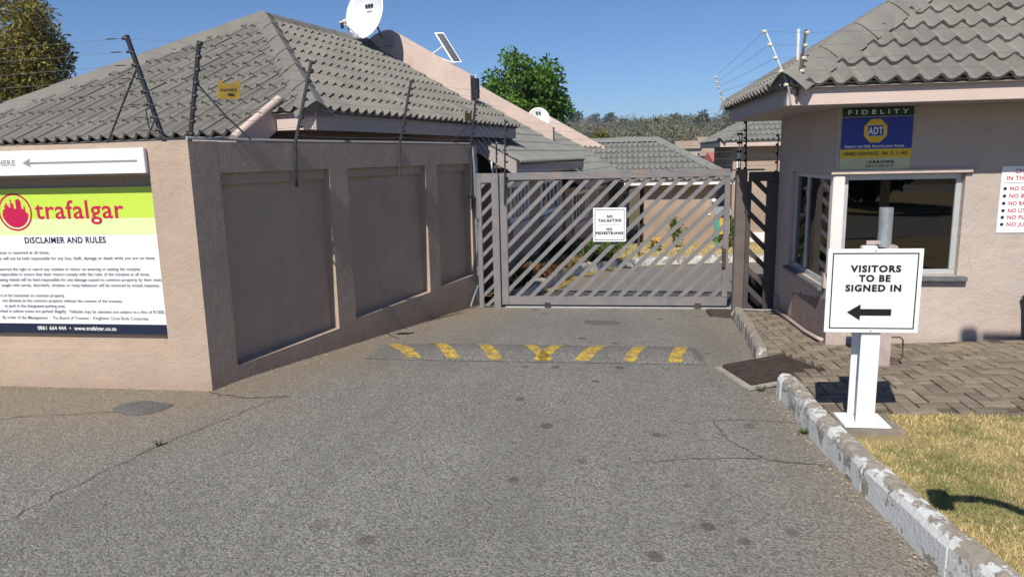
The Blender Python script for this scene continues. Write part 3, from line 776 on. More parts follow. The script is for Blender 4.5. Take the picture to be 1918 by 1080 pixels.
# ---- row of units beyond the gate
L2, r2, e2 = local((-1.7, 9.5), R(8))
def unit(name, label, ex, ez, s0, s1, par_s, par_h, windows, zbase, parapet_peak=-1.80, t=2.2):
    root = thing(name, label, 'house', L2(-1.5, (s0+s1)/2, zbase))
    rf = Roof(root, 'roof_tile_mossy')
    rf.slope(L2(ex, s0, ez), e2, r2*-CO+V((0, 0, SI)), [[(0, -.05), (s1-s0, -.05), (s1-s0, t/CO), (0, t/CO)]], v0=-.05)
    rf.finish(300)
    MB().add([L2(ex-t, s0, ez+t*TAN-.03), L2(ex-t, s1, ez+t*TAN-.03), L2(ex-2*t, s1, ez-.05), L2(ex-2*t, s0, ez-.05)], [(0, 1, 2, 3)]).build('roof_deck', 'roof_cap_mossy', root)
    cap_line(root, L2(ex-t, s0, ez+t*TAN), L2(ex-t, s1, ez+t*TAN), 'roof_cap_mossy', .12, .055, 'ridge_tile', .45)
    m = MB(); lbox(m, L2, ex-.03, ex, s0+.02, s1-.03, ez-.185, ez-.015); m.build('fascia_board', 'fascia_grey_shade', root, .003)
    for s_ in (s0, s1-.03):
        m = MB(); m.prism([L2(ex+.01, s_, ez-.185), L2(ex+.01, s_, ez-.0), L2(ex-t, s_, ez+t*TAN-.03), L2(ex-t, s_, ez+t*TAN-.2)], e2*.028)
        m.build('barge_board', 'fascia_grey_shade', root)  # shade cast by the corner house is put into the barge colour
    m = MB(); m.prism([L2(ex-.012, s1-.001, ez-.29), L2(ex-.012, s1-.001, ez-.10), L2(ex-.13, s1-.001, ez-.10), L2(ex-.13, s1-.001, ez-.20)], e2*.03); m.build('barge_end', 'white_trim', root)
    m = MB(); lbox(m, L2, -3.4, ex-.032, s0+.03, s1-.04, ez-.185, ez-.16); m.build('soffit_board', 'fascia_grey_shade', root)
    # road-side wall left open where the windows stand
    zt = ez-.186
    m = MB(); prev = s0+.12
    for (a, b, z0, z1) in windows:
        lbox(m, L2, -.2, 0, prev, a, zbase, zt); lbox(m, L2, -.2, 0, a, b, zbase, z0); lbox(m, L2, -.2, 0, a, b, z1, zt); prev = b
    lbox(m, L2, -.2, 0, prev, s1-.12, zbase, zt)
    lbox(m, L2, -3.3, -.201, s0+.12, s0+.3, zbase, zt); lbox(m, L2, -3.3, -.201, s1-.3, s1-.12, zbase, zt); lbox(m, L2, -3.3, -3.1, s0+.301, s1-.301, zbase, zt)
    m.build('wall', 'plaster_far', root)
    for (a, b, z0, z1) in windows:
        fr = MB(); g = .075
        for bx in ((a, b, z0, z0+g), (a, b, z1-g, z1), (a, a+g, z0+g, z1-g), (b-g, b, z0+g, z1-g)): lbox(fr, L2, -.06, .02, *bx)
        win = fr.build('window', 'white_trim', root, .004)
        m = MB(); lbox(m, L2, -.05, -.042, a+g, b-g, z0+g, z1-g); m.build('pane', 'house_glass', win)
        nb = 5
        for i in range(nb):
            yb = a+g+(b-a-2*g)*(i+.5)/nb
            m = MB(); lbox(m, L2, -.03, -.005, yb-.028, yb+.028, z0+g, z1-g); m.build('window_bar', 'white_trim', win)
        for i, (o, dz) in enumerate(((.09, .0), (.065, .075), (.04, .15))):
            m = MB(); lbox(m, L2, 0, o, a-.06+i*.06, b+.06-i*.06, z0-dz-.075, z0-dz-.003); m.build('stepped_sill', 'plaster_pale', win, .004)
    if par_s: parapet(root, L2, r2, e2, ez, ex, par_s, -.13, parapet_peak, par_h, False)
    return root
unit('row_house', 'first row house past the gate with barred windows under its long eave', .40, 1.54, .2, 5.2, 4.85, .31, [(1.2, 2.35, .61, 1.22), (3.15, 4.9, .56, 1.20)], -.9)
unit('row_house', 'second row house past the gate, one roof step lower', .42, 1.13, 5.25, 11.85, 11.5, .37, [(6.0, 8.0, .14, .82), (9.3, 11.3, .12, .80)], -1.3)
unit('row_house', 'third row house past the gate, mostly hidden behind the notice on the bars', .42, .72, 11.9, 16.5, None, 0, [(12.95, 15.6, -.19, .40)], -1.6)

# ---- cross house at the end of the drive
cx0, cx1, cy0, cez, ct = -2.2, 3.12, 19.4, .93, 1.85
h4 = thing('end_house', 'single storey house with hip roof closing the end of the drive', 'house', (1.5, 21, -.95))
rf = Roof(h4, 'roof_tile_mossy')
rf.slope((cx0, cy0, cez), (1, 0, 0), (0, CO, SI), [[(0, -.05), (cx1-cx0+.03, -.05), (cx1-cx0-ct, ct/CO), (0, ct/CO)]], v0=-.05)
rf.slope((cx1, cy0, cez), (0, 1, 0), (-CO, 0, SI), [[(0, -.05), (2*ct, -.05), (ct, ct/CO)]], v0=-.05)
rf.finish(300)
apx = V((cx1-ct, cy0+ct, cez+ct*TAN))
cap_line(h4, (cx1+.03, cy0-.03, cez-.01), apx, 'roof_cap_mossy', .13, .06, 'hip_tile', .5)
cap_line(h4, (cx1, cy0+2*ct, cez), apx, 'roof_cap_mossy', .13, .06, 'hip_tile', .5)
cap_line(h4, (cx0, cy0+ct, cez+ct*TAN), apx, 'roof_cap_mossy', .13, .06, 'ridge_tile', .5)
MB().add([(cx0, cy0+ct, apx.z-.03), (apx.x, apx.y, apx.z-.03), (cx1, cy0+2*ct, cez-.02), (cx0, cy0+2*ct, cez-.02)], [(0, 1, 2, 3)]).build('roof_deck', 'roof_cap_mossy', h4)
MB().box(.3, cx1, cy0, cy0+.03, cez-.15, cez-.01).build('fascia_board', 'white_trim', h4, .003)
MB().box(cx1-.03, cx1, cy0+.031, cy0+2*ct, cez-.15, cez-.01).build('fascia_board', 'fascia', h4, .003)
MB().box(.3, cx1-.032, cy0+.032, cy0+2*ct, cez-.15, cez-.125).build('soffit_board', 'fascia_grey_shade', h4)
MB().box(.84, 2.72, cy0+.38, cy0+3.4, -1.2, cez-.151).build('wall', 'plaster_far', h4)
MB().box(2.94, 3.03, cy0+.12, cy0+.22, -1.1, cez-.151).build('verandah_post', 'gate_brown', h4, .004)
MB().box(2.50, 2.58, cy0+.36, cy0+.379, -.05, .08).build('meter_box', 'white_plastic', h4, .004)
MB().lathe([(.02, .0), (.055, .02), (.07, .06), (.055, .1), (.02, .12)], (2.66, cy0+.33, .28), n=12).build('wall_lamp', 'white_plastic', h4, smooth=True)

# ---- right hand house behind the booth
hx, hy, hz, ht = 3.02, 21.4, 1.93, 2.4
h5 = thing('far_right_house', 'pink house seen between the gate panel and the guard booth', 'house', (5, 23, -.9))
rf = Roof(h5, 'roof_tile_mossy')
rf.slope((hx, hy, hz), (1, 0, 0), (0, CO, SI), [[(0, -.05), (4.6, -.05), (4.6, ht/CO), (ht, ht/CO)]], v0=-.05)
rf.slope((hx, hy+4.8, hz), (0, -1, 0), (CO, 0, SI), [[(0, -.05), (4.8, -.05), (2.4, ht/CO)]], v0=-.05)
rf.finish(200)
cap_line(h5, (hx-.03, hy-.03, hz-.01), (hx+ht, hy+ht, hz+ht*TAN), 'roof_cap_mossy', .14, .06, 'hip_tile', .5)
MB().box(hx, hx+6, hy, hy+.03, hz-.19, hz-.01).build('fascia_board', 'fascia', h5, .003)
MB().box(hx, hx+.03, hy+.031, hy+4.8, hz-.19, hz-.01).build('fascia_board', 'fascia', h5, .003)
MB().box(hx+.032, hx+6, hy+.032, hy+4.8, hz-.19, hz-.165).build('soffit_board', 'fascia_grey_shade', h5)
MB().box(hx+.42, hx+6, hy+.4, hy+4.4, -1.3, hz-.191).build('wall', 'plaster_far', h5)
for xx in (hx+.52, hx+1.86):
    MB().box(xx, xx+.10, hy+.34, hy+.399, -1.1, hz-.192).build('downpipe', 'white_trim', h5, .01)
MB().box(hx+.40, hx+6, hy+.30, hy+.399, -1.2, -.72).build('plinth', 'white_trim', h5, .01)

# ------------------------------------------------------------------ guard booth
BX, BY = 1.74, 6.05
booth = thing('guard_booth', 'pink guard booth with corner windows and grey tiled hip roof at right', 'guard booth', (3, 7, 0))
BZ = 1.915
wl = MB()
# front wall around its window (x 1.80-2.70, z .60-1.40)
wl.box(BX+.06, 6.2, BY, BY+.2, -.3, .598); wl.box(BX+.06, 6.2, BY, BY+.2, 1.402, BZ); wl.box(2.70, 6.2, BY, BY+.2, .598, 1.402)
# side wall around its window (y 6.12-7.42, z .48-1.40)
wl.box(BX, BX+.2, 7.43, 8.0, -.5, BZ); wl.box(BX, BX+.059, BY, 7.43, -.5, .478); wl.box(BX, BX+.059, BY, 7.43, 1.402, BZ)
wl.box(BX+.06, BX+.2, BY+.201, 7.43, -.5, .478); wl.box(BX+.06, BX+.2, BY+.201, 7.43, 1.402, BZ)
wl.box(BX+.201, 6.2, 7.8, 8.0, -.5, BZ); wl.box(6.0, 6.2, BY+.201, 7.799, -.3, BZ)
wl.build('wall', 'plaster_booth', booth)
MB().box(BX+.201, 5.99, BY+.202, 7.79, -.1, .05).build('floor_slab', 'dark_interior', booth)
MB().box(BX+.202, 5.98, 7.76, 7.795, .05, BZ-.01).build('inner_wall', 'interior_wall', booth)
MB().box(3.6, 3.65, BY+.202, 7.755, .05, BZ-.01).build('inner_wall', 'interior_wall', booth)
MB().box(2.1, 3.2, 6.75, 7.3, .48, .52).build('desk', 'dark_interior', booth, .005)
MB().box(BX-.012, BX+.075, BY-.012, BY+.075, .60, 1.40).build('corner_post', 'white_trim', booth, .006)
MB().box(BX-.02, BX+.08, BY+.081, BY+.13, .48, .598).build('corner_infill', 'plaster_booth', booth)
MB().box(BX-.035, 2.74, BY-.03, BY-.001, 1.404, 1.438).build('window_ledge', 'plaster_pale', booth, .004)
# front window
fw = MB(); f_ = .042
for bx in ((BX+.078, 2.70, .60, .60+f_), (BX+.078, 2.70, 1.40-f_, 1.40), (BX+.078, BX+.078+f_, .60+f_, 1.40-f_), (2.70-f_, 2.70, .60+f_, 1.40-f_)): fw.box(bx[0], bx[1], BY+.05, BY+.10, bx[2], bx[3])
win = fw.build('window', 'aluminium', booth, .004)
MB().box(BX+.078+f_, 2.70-f_, BY+.07, BY+.078, .60+f_, 1.40-f_).build('pane', 'tinted_glass', win)
for i in range(6):
    z = .72+i*.115; MB().box(BX+.12, 2.66, BY+.125, BY+.132, z, z+.007).build('burglar_bar', 'white_trim', win)
MB().box(2.0, 2.76, BY-.055, BY+.049, .558, .597).build('window_sill', 'slate_sill', booth, .006)
# side window
fw = MB()
for a in ((BY+.08, 7.42, .48, .48+f_), (BY+.08, 7.42, 1.40-f_, 1.40), (BY+.08, BY+.08+f_, .48+f_, 1.40-f_), (7.42-f_, 7.42, .48+f_, 1.40-f_), (6.95, 6.98, .48+f_, 1.40-f_)): fw.box(BX+.03, BX+.07, a[0], a[1], a[2], a[3])
win = fw.build('window', 'aluminium', booth, .004)
for a, b in ((BY+.08+f_, 6.95), (6.98, 7.42-f_)): MB().box(BX+.045, BX+.053, a, b, .48+f_, 1.40-f_).build('pane', 'tinted_glass', win)
MB().box(BX-.05, BX+.029, BY+.135, 7.46, .445, .476).build('window_sill', 'slate_sill', booth, .006)
plaster('plaster_damp', (.25, .195, .18), .8)
m = MB(); top = [(6.051+1.15*k/24, .40-.16*(k/24)+.05*noise.noise(V((k*.7, 2, 0)))-(.3 if k in (0,) else 0)*0) for k in range(25)]
m.prism([(BX-.004, y, -.2) for y in (7.2, 6.051)]+[(BX-.004, y, z) for y, z in top], (.0035, 0, 0)); m.build('damp_patch', 'plaster_damp', booth)
# roof
BT, bx0, by0, bz0 = 1.33, 1.24, 5.55, 2.085
tb = math.tan(R(31)); cb = math.cos(R(31)); sb = math.sin(R(31))
rf = Roof(booth, 'roof_tile')
rf.slope((bx0, by0, bz0), (1, 0, 0), (0, cb, sb), [[(0, -.06), (5.2, -.06), (5.2, BT/cb), (BT, BT/cb)]], v0=-.06)
rf.slope((bx0, by0+2*BT, bz0), (0, -1, 0), (cb, 0, sb), [[(0, -.06), (2*BT, -.06), (BT, BT/cb)]], v0=-.06)
rf.finish(300)
apb = V((bx0+BT, by0+BT, bz0+BT*tb))
cap_line(booth, (bx0-.03, by0-.03, bz0-.03), apb, 'roof_cap', .15, .07, 'hip_tile', .55)
cap_line(booth, (bx0-.03, by0+2*BT+.03, bz0-.03), apb, 'roof_cap', .13, .07, 'hip_tile', .55)
cap_line(booth, apb, (bx0+5.2, apb.y, apb.z), 'roof_cap', .13, .06, 'ridge_tile', .5)
MB().add([apb-V((0, 0, .03)), (bx0+5.2, apb.y, apb.z-.03), (bx0+5.2, by0+2*BT, bz0-.03), (bx0, by0+2*BT, bz0-.03)], [(0, 1, 2, 3)]).build('roof_deck', 'roof_cap', booth)
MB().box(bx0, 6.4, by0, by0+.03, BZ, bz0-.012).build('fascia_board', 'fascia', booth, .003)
MB().box(bx0, bx0+.03, by0+.031, by0+2*BT, BZ, bz0-.012).build('fascia_board', 'fascia_grey_shade', booth, .003)  # same fascia as the front, its shading put into the colour
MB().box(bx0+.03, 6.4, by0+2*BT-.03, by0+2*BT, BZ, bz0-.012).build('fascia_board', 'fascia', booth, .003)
MB().box(bx0+.031, 6.4, by0+.031, by0+2*BT-.031, BZ+.001, BZ+.02).build('soffit_board', 'fascia_grey_shade', booth)

# ------------------------------------------------------------------ sliding gate
GY = 8.6
gate = thing('sliding_gate', 'grey steel sliding gate with diagonal flat bars across the driveway', 'gate', (0, GY, -.2))
MB().box(-1.252, 1.335, GY-.03, GY+.03, 1.325, 1.412).build('top_rail', 'gate_grey', gate, .004)
MB().box(-1.252, 1.335, GY-.03, GY+.03, -.182, -.078).build('bottom_rail', 'gate_grey', gate, .004)
MB().box(-1.335, -1.253, GY-.032, GY+.032, -.182, 1.412).build('stile', 'gate_grey', gate, .004)
MB().box(1.275, 1.335, GY-.028, GY+.028, -.077, 1.324).build('stile', 'gate_grey', gate, .004)
def diag(parent, x0, x1, z0, z1, pitch, wd, sgn, y, th, mat, phase=0.0):
    n0 = -40
    for i in range(n0, 60):
        k = x0+phase+i*pitch                      # x where the bar axis meets z0
        pts = []
        # bar as polygon clipped to the opening
        h = wd/math.sqrt(2)
        if sgn > 0: poly = [(k-h+(z0-5-z0), z0-5), (k+h+(z0-5-z0), z0-5), (k+h+5, z0+5), (k-h+5, z0+5)]
        else: poly = [(k-h+5, z0-5), (k+h+5, z0-5), (k+h-5, z0+5), (k-h-5, z0+5)]
        for ax, lim, s_ in ((0, x0, 1), (0, x1, -1), (1, z0, 1), (1, z1, -1)):
            out = []
            for a, b in zip(poly, poly[1:]+poly[:1]):
                da, db = (a[ax]-lim)*s_, (b[ax]-lim)*s_
                if da >= 0: out.append(a)
                if (da >= 0) != (db >= 0):
                    t = da/(da-db); out.append((a[0]+(b[0]-a[0])*t, a[1]+(b[1]-a[1])*t))
            poly = out
            if not poly: break
        if len(poly) < 3: continue
        ar = abs(sum(poly[i_][0]*poly[(i_+1) % len(poly)][1]-poly[(i_+1) % len(poly)][0]*poly[i_][1] for i_ in range(len(poly))))/2
        if ar < .0006: continue
        m = MB(); m.prism([(a, y-th/2, b) for a, b in poly], (0, th, 0)); m.build('diagonal_bar', mat, parent)
diag(gate, -1.252, 1.274, -.077, 1.324, .1775, .046, 1, GY, .026, 'gate_grey', .10)
for xx in (-.78, 1.0): MB().box(xx-.035, xx+.035, GY-.045, GY-.031, -.235, -.15).build('wheel_bracket', 'cast_iron', gate, .003)
for xx in (-.78, 1.0): MB().lathe([(.03, -.012), (.034, -.008), (.026, 0), (.034, .008), (.03, .012)], (xx, GY, -.205), (0, 1, 0), 14).build('wheel', 'galvanised', gate)
MB().box(1.26, 1.30, GY-.06, GY-.033, .28, .50).build('lock_plate', 'cast_iron', gate, .003)
trk = MB().prism([(-1.3, GY-.025, rz(GY)-.0), (-1.3, GY+.025, rz(GY)-.0), (-1.3, GY, rz(GY)+.022)], (3.1, 0, 0)).build('gate_track', 'galvanised')
tag(trk, 'thin shiny steel track on the ground under the sliding gate', 'gate track')
tag(MB().box(-1.35, 1.34, GY-.33, GY+.18, rz(GY)-.06, rz(GY)+.004).build('concrete_strip', 'concrete_dirty'), kind='structure')

fx = thing('gate_side_panel', 'narrow fixed barred panel between the plastered wall and the sliding gate', 'gate panel', (-1.5, GY, -.2))
MB().box(-1.43, -1.347, GY-.06, GY+.02, -.25, 1.41).build('post', 'gate_grey', fx, .004)
MB().box(-1.615, -1.56, GY-.05, GY+.0, -.22, 1.415).build('stile', 'gate_grey', fx, .003)
MB().box(-1.559, -1.431, GY-.05, GY+.0, 1.30, 1.412).build('top_rail', 'gate_grey', fx, .003)
diag(fx, -1.559, -1.431, -.2, 1.299, .165, .040, 1, GY-.025, .02, 'gate_grey', .03)

px = thing('gate_post_panel', 'dark brown post and barred panel between the sliding gate and the guard booth', 'gate panel', (1.5, 8.1, -.15))
MB().box(1.335, 1.447, 8.16, 8.27, -.30, 1.395).build('post', 'gate_brown', px, .005)
MB().box(1.30, 1.62, 8.12, 8.29, 1.397, 1.412).build('cap_plate', 'gate_brown', px, .002)
MB().box(1.448, 1.80, 8.04, 8.10, 1.285, 1.385).build('top_rail', 'gate_shaded', px, .004)
MB().box(1.635, 1.80, 8.03, 8.10, -.2, 1.284).build('stile', 'gate_shaded', px, .004)
MB().box(1.43, 1.475, 8.05, 8.10, -.2, 1.284).build('stile', 'gate_shaded', px, .004)
diag(px, 1.476, 1.634, -.15, 1.284, .20, .052, -1, 8.07, .024, 'gate_shaded', .08)
mt = thing('gate_motor', 'black gate motor box behind the barred panel at the booth', 'gate motor', (1.66, 8.75, -.2))
MB().box(1.54, 1.80, 8.5, 8.85, -.2, .16).build('housing', 'black_plastic', mt, .03)
MB().box(1.52, 1.82, 8.48, 8.87, -.25, -.201).build('base_plate', 'concrete', mt, .005)
jc = thing('junction_cover', 'low ribbed brown metal cover beside the gate post', 'cover', (1.2, 8.18, rz(8.18)))
MB().box(1.07, 1.34, 8.0, 8.34, -.24, -.165).build('box', 'cast_iron', jc, .006)
for i in range(6): MB().box(1.08, 1.33, 8.03+i*.05, 8.05+i*.05, -.165, -.158).build('rib', 'cast_iron', jc)

# ------------------------------------------------------------------ signs
def board(name, label, x0, x1, y, z0, z1, mat, th=.006, cat='sign', bev=.001):
    root = thing(name, label, cat, ((x0+x1)/2, y, z0)); b = MB().box(x0, x1, y, y+th, z0, z1).build('board', mat, root, bev); return root, b
FX, FN = (1, 0, 0), (0, -1, 0)
def rect(b, x0, x1, y, z0, z1, mat, name='printed_band'): return MB().box(x0, x1, y-.0012, y-.0002, z0, z1).build(name, mat, b)
def border(b, x0, x1, y, z0, z1, t, mat):
    m = MB()
    for q_ in ((x0, x1, z1-t, z1), (x0, x1, z0, z0+t), (x0, x0+t, z0+t, z1-t), (x1-t, x1, z0+t, z1-t)): m.box(q_[0], q_[1], y-.0012, y-.0002, q_[2], q_[3])
    return m.build('printed_border', mat, b)
def poly_print(b, pts, y, mat, name='printed_shape'): return MB().prism([(a, y-.0014, c) for a, c in pts], (0, .0012, 0)).build(name, mat, b)
def disc(cx, cz, r, n=40): return [(cx+r*math.cos(2*math.pi*k/n), cz+r*math.sin(2*math.pi*k/n)) for k in range(n)]

# disclaimer board
yb = 4.70
tr, b = board('disclaimer_board', 'large disclaimer and rules board with lime green band in the wall recess', -5.25, -3.135, yb, .385, 1.452, 'sign_white')
rect(b, -5.25, -3.135, yb, 1.115, 1.452, 'sign_pale_lime'); MB().box(-5.25, -3.135, yb-.0020, yb-.0013, 1.235, 1.452).build('printed_band', 'sign_lime', b)
rect(b, -5.25, -3.135, yb, .385, .459, 'ink_navy')
yl = yb-.0022
cx_, cz_ = -4.288, 1.284
m = MB(); n = 48
for r_ in (.136, .122):
    for k in range(n): a = 2*math.pi*k/n; m.v.append((cx_+r_*math.cos(a), yl, cz_+r_*math.sin(a)))
m.f = [(k, (k+1) % n, n+(k+1) % n, n+k) for k in range(n)]
m.build('logo_ring', 'ink_magenta', b)
sky_ = [(-.098, .0), (-.098, .015), (-.082, .015), (-.082, .045), (-.072, .045), (-.072, .062), (-.058, .062), (-.058, .045), (-.045, .045), (-.045, .03), (-.032, .03), (-.032, .085), (-.020, .085), (-.020, .058), (-.004, .058), (-.004, .02), (.012, .02), (.012, .085), (.026, .085), (.026, .09), (.046, .09), (.046, .078), (.056, .078), (.056, .018), (.072, .018), (.072, .038), (.084, .038), (.084, .0)]
low_ = [(.106*math.cos(a), .106*math.sin(a)) for a in [math.radians(-5-170*k/16) for k in range(17)]]
m = MB(); pts_ = [(cx_+a, yl, cz_+c+.005) for a, c in sky_[::-1]]; m.v = pts_+[(cx_+a, yl, cz_+c-.006) for a, c in low_[::-1]]
m.f = [tuple(range(len(m.v)))]
o = m.build('logo_skyline', 'ink_magenta', b)
bmx = bmesh.new(); bmx.from_mesh(o.data); bmesh.ops.triangulate(bmx, faces=bmx.faces[:]); bmx.to_mesh(o.data); bmx.free()
text('trafalgar', b, (-4.128, yl, 1.235), FX, FN, .70, .185, 'ink_magenta', .003)
text('DISCLAIMER AND RULES', b, (-4.245, yl+.001, 1.058), FX, FN, .648, .062, 'ink_navy', .0022)
for s_, x0, x1, z in (('admission is reserved at all times.', -4.545, -4.058, .978), ('Corporate will not be held responsible for any loss, theft, damage or death while you are on these', -4.60, -3.232, .935),
                      ('reserved the right to search any resident or visitor on entering or exiting the complex.', -4.50, -3.347, .855), ('responsible to ensure that their visitors comply with the rules of the complex at all times.', -4.494, -3.282, .817),
                      ('being visited will be held responsible for any damage caused to common property by their visitors', -4.50, -3.165, .777), ('caught with unruly, disorderly, drunken or noisy behaviour will be removed by armed response', -4.49, -3.222, .736),
                      ('is to be consumed on common property.', -4.51, -3.98, .659), ('not allowed on the common property without the consent of the trustees.', -4.50, -3.522, .620),
                      ('to park in the designated parking area.', -4.49, -3.988, .580), ('parked in yellow zones are parked illegally.  Vehicles may be clamped and subject to a fine of R1000.', -4.56, -3.20, .540)):
    text(s_, b, (x0, yb-.0008, z), FX, FN, x1-x0, .036, 'ink_navy', .0004)
text('By order of the Management \u2013 The Board of Trustees \u2013 Kingfisher Close Body Corporate.', b, (-4.52, yb-.0008, .492), FX, FN, 1.19, .034, 'ink_navy', .0003)
text('0861 664 444  \u2022  www.trafalgar.co.za', b, (-4.24, yl+.0004, .412), FX, FN, .64, .04, 'ink_white', .001)

tr, b = board('arrow_sign', 'white direction strip with a grey arrow on the wall above the disclaimer board', -5.6, -3.136, 4.565, 1.545, 1.715, 'sign_dirty_white', .034, bev=.003)
text('HERE', b, (-4.245, 4.564, 1.617), FX, FN, .135, .052, 'ink_grey', .002)
MB().box(-3.998, -3.19, 4.5635, 4.5645, 1.622, 1.636).build('arrow_shaft', 'ink_grey', b)
poly_print(b, [(-4.055, 1.631), (-3.997, 1.661), (-3.997, 1.601)], 4.565, 'ink_grey', 'arrow_head')

# visitors sign on an H section post
vp = thing('visitors_sign', 'white visitors sign with black arrow on a white steel post by the kerb', 'sign', (1.34, 3.97, .12))
pad = tag(MB().prism([(1.215, 3.80, .09), (1.54, 3.82, .09), (1.53, 4.12, .09), (1.22, 4.13, .09)], (0, 0, .045)).build('concrete_pad', 'concrete_dirty', None, .008), 'dirty concrete pad under the visitors sign post', 'concrete pad')
MB().box(1.235, 1.47, 3.865, 4.075, .136, .148).build('base_plate', 'white_paint', vp, .003)
for bx in ((1.298, 1.392, 3.895, 3.907), (1.298, 1.392, 4.033, 4.045), (1.340, 1.350, 3.9075, 4.0325)): MB().box(bx[0], bx[1], bx[2], bx[3], .148, 1.05).build('flange' if bx[3]-bx[2] < .02 else 'web', 'white_paint', vp, .002)
brd = MB().box(1.104, 1.566, 3.878, 3.884, .657, 1.097)
b = brd.build('board', 'sign_dirty_white', vp, .001)
b.rotation_euler = (0, 0, 0)
ys_ = 3.878
border(b, 1.127, 1.545, ys_, .678, 1.076, .006, 'ink_black')
for s_, x0, x1, z in (('VISITORS', 1.217, 1.463, .978), ('TO BE', 1.261, 1.415, .928), ('SIGNED IN', 1.198, 1.470, .877)): text(s_, b, (x0, ys_-.0008, z), FX, FN, x1-x0, .047, 'ink_black', .0028)
poly_print(b, [(1.212, .765), (1.278, .808), (1.278, .783), (1.430, .783), (1.430, .748), (1.278, .748), (1.278, .722)], ys_, 'ink_black', 'arrow')
for xx, z in ((1.335, 1.087), (1.335, .667)): MB().lathe([(.005, 0), (.004, .003)], (xx, ys_, z), (0, -1, 0), 8).build('bolt', 'galvanised', vp)

# no tailgating notice on the gate
tr, b = board('tailgating_notice', 'square white no tailgating no pedestrians notice fixed to the gate bars', -.226, .158, 8.548, .590, .988, 'sign_white', .005)
border(b, -.207, .139, 8.548, .609, .969, .0065, 'ink_navy')
for s_, x0, x1, z in (('NO', -.066, .003, .872), ('TAILGATING', -.168, .103, .825), ('NO', -.070, -.002, .722), ('PEDESTRIANS', -.196, .125, .676)): text(s_, b, (x0, 8.5472, z), FX, FN, x1-x0, .044, 'ink_navy', .0034)
rect(b, -.16, .09, 8.548, .790, .795, 'ink_grey', 'printed_rule')

# security company sign on the booth
ya = BY-.010
tr, b = board('security_sign', 'tall blue and yellow armed response sign above the booth window', 1.766, 2.286, ya, 1.44, 1.912, 'sign_khaki', .008)
rect(b, 1.766, 2.286, ya, 1.845, 1.912, 'sign_green'); rect(b, 1.766, 2.286, ya, 1.598, 1.841, 'sign_blue'); rect(b, 1.766, 2.286, ya, 1.530, 1.598, 'sign_yellow')
rect(b, 1.766, 2.286, ya, 1.842, 1.8445, 'sign_khaki', 'printed_rule')
yq = ya-.0014
text('F I D E L I T Y', b, (1.808, yq, 1.862), FX, FN, .44, .048, 'ink_white', .0012)
oc = [(2.016+.096*math.cos(R(22.5+45*k))*.95, 1.735+.096*math.sin(R(22.5+45*k))) for k in range(8)]
MB().prism([(a, yq-.001, c) for a, c in oc], (0, .001, 0)).build('octagon', 'sign_yellow', b)
MB().box(1.956, 2.076, yq-.0020, yq-.0011, 1.694, 1.780).build('logo_panel', 'ink_white', b); MB().box(1.959, 2.073, yq-.0027, yq-.0021, 1.697, 1.777).build('logo_panel', 'sign_blue', b)
text('ADT', b, (1.961, yq-.0030, 1.711), FX, FN, .108, .074, 'ink_white', .0035)
text('Keeping you Safe, Securing your Assets.', b, (1.795, yq, 1.610), FX, FN, .44, .030, 'ink_white', .0008, shear=.2)
text('ARMED RESPONSE  086 12 12 400', b, (1.785, yq, 1.551), FX, FN, .475, .036, 'ink_navy', .0012)
text('7', b, (1.957, yq+.0008, 1.488), FX, FN, .017, .030, 'ink_orange', .0016, shear=.1)
text('\u039bRROWS', b, (1.976, yq+.0008, 1.488), FX, FN, .19, .030, 'ink_navy', .0018)
text('SECURITY', b, (1.957, yq+.0008, 1.457), FX, FN, .208, .028, 'ink_black', .0003)
for k in range(12):
    a = 2*math.pi*k/12; poly_print(b, disc(1.90+.032*math.cos(a), 1.482+.030*math.sin(a), .0028, 6), ya, 'ink_grey', 'logo_dot')
m = MB(); [m.v.append((1.90+r_*math.cos(2*math.pi*k/16), ya-.0012, 1.482+r_*math.sin(2*math.pi*k/16))) for r_ in (.008, .006) for k in range(16)]
m.f = [(k, (k+1) % 16, 16+(k+1) % 16, 16+k) for k in range(16)]; m.build('logo_ring', 'ink_grey', b)

# house rules notice at the right edge
tr, b = board('rules_notice', 'white notice with red lettering on the booth wall at the right edge', 2.952, 3.66, BY-.007, .936, 1.446, 'sign_white', .006)
yr = BY-.0078
text('CHILD', b, (3.045, yr, 1.392), FX, FN, .14, .045, 'ink_red', .0012); text('IN THE D', b, (2.99, yr, 1.34), FX, FN, .19, .045, 'ink_red', .0012)
for s_, z, wd in (('NO SK', 1.262, .125), ('NO BI', 1.206, .115), ('NO BA', 1.150, .12), ('NO LIT', 1.094, .125), ('NO PLA', 1.042, .15), ('NO JUM', .988, .16)):
    text(s_, b, (3.02, yr, z), FX, FN, wd, .042, 'ink_red', .0012); poly_print(b, disc(2.985, z+.014, .0125, 14), BY-.007, 'ink_navy', 'bullet')
MB().box(2.97, 3.64, yr-.0004, yr+.0006, 1.318, 1.3215).build('printed_rule', 'ink_grey', b)

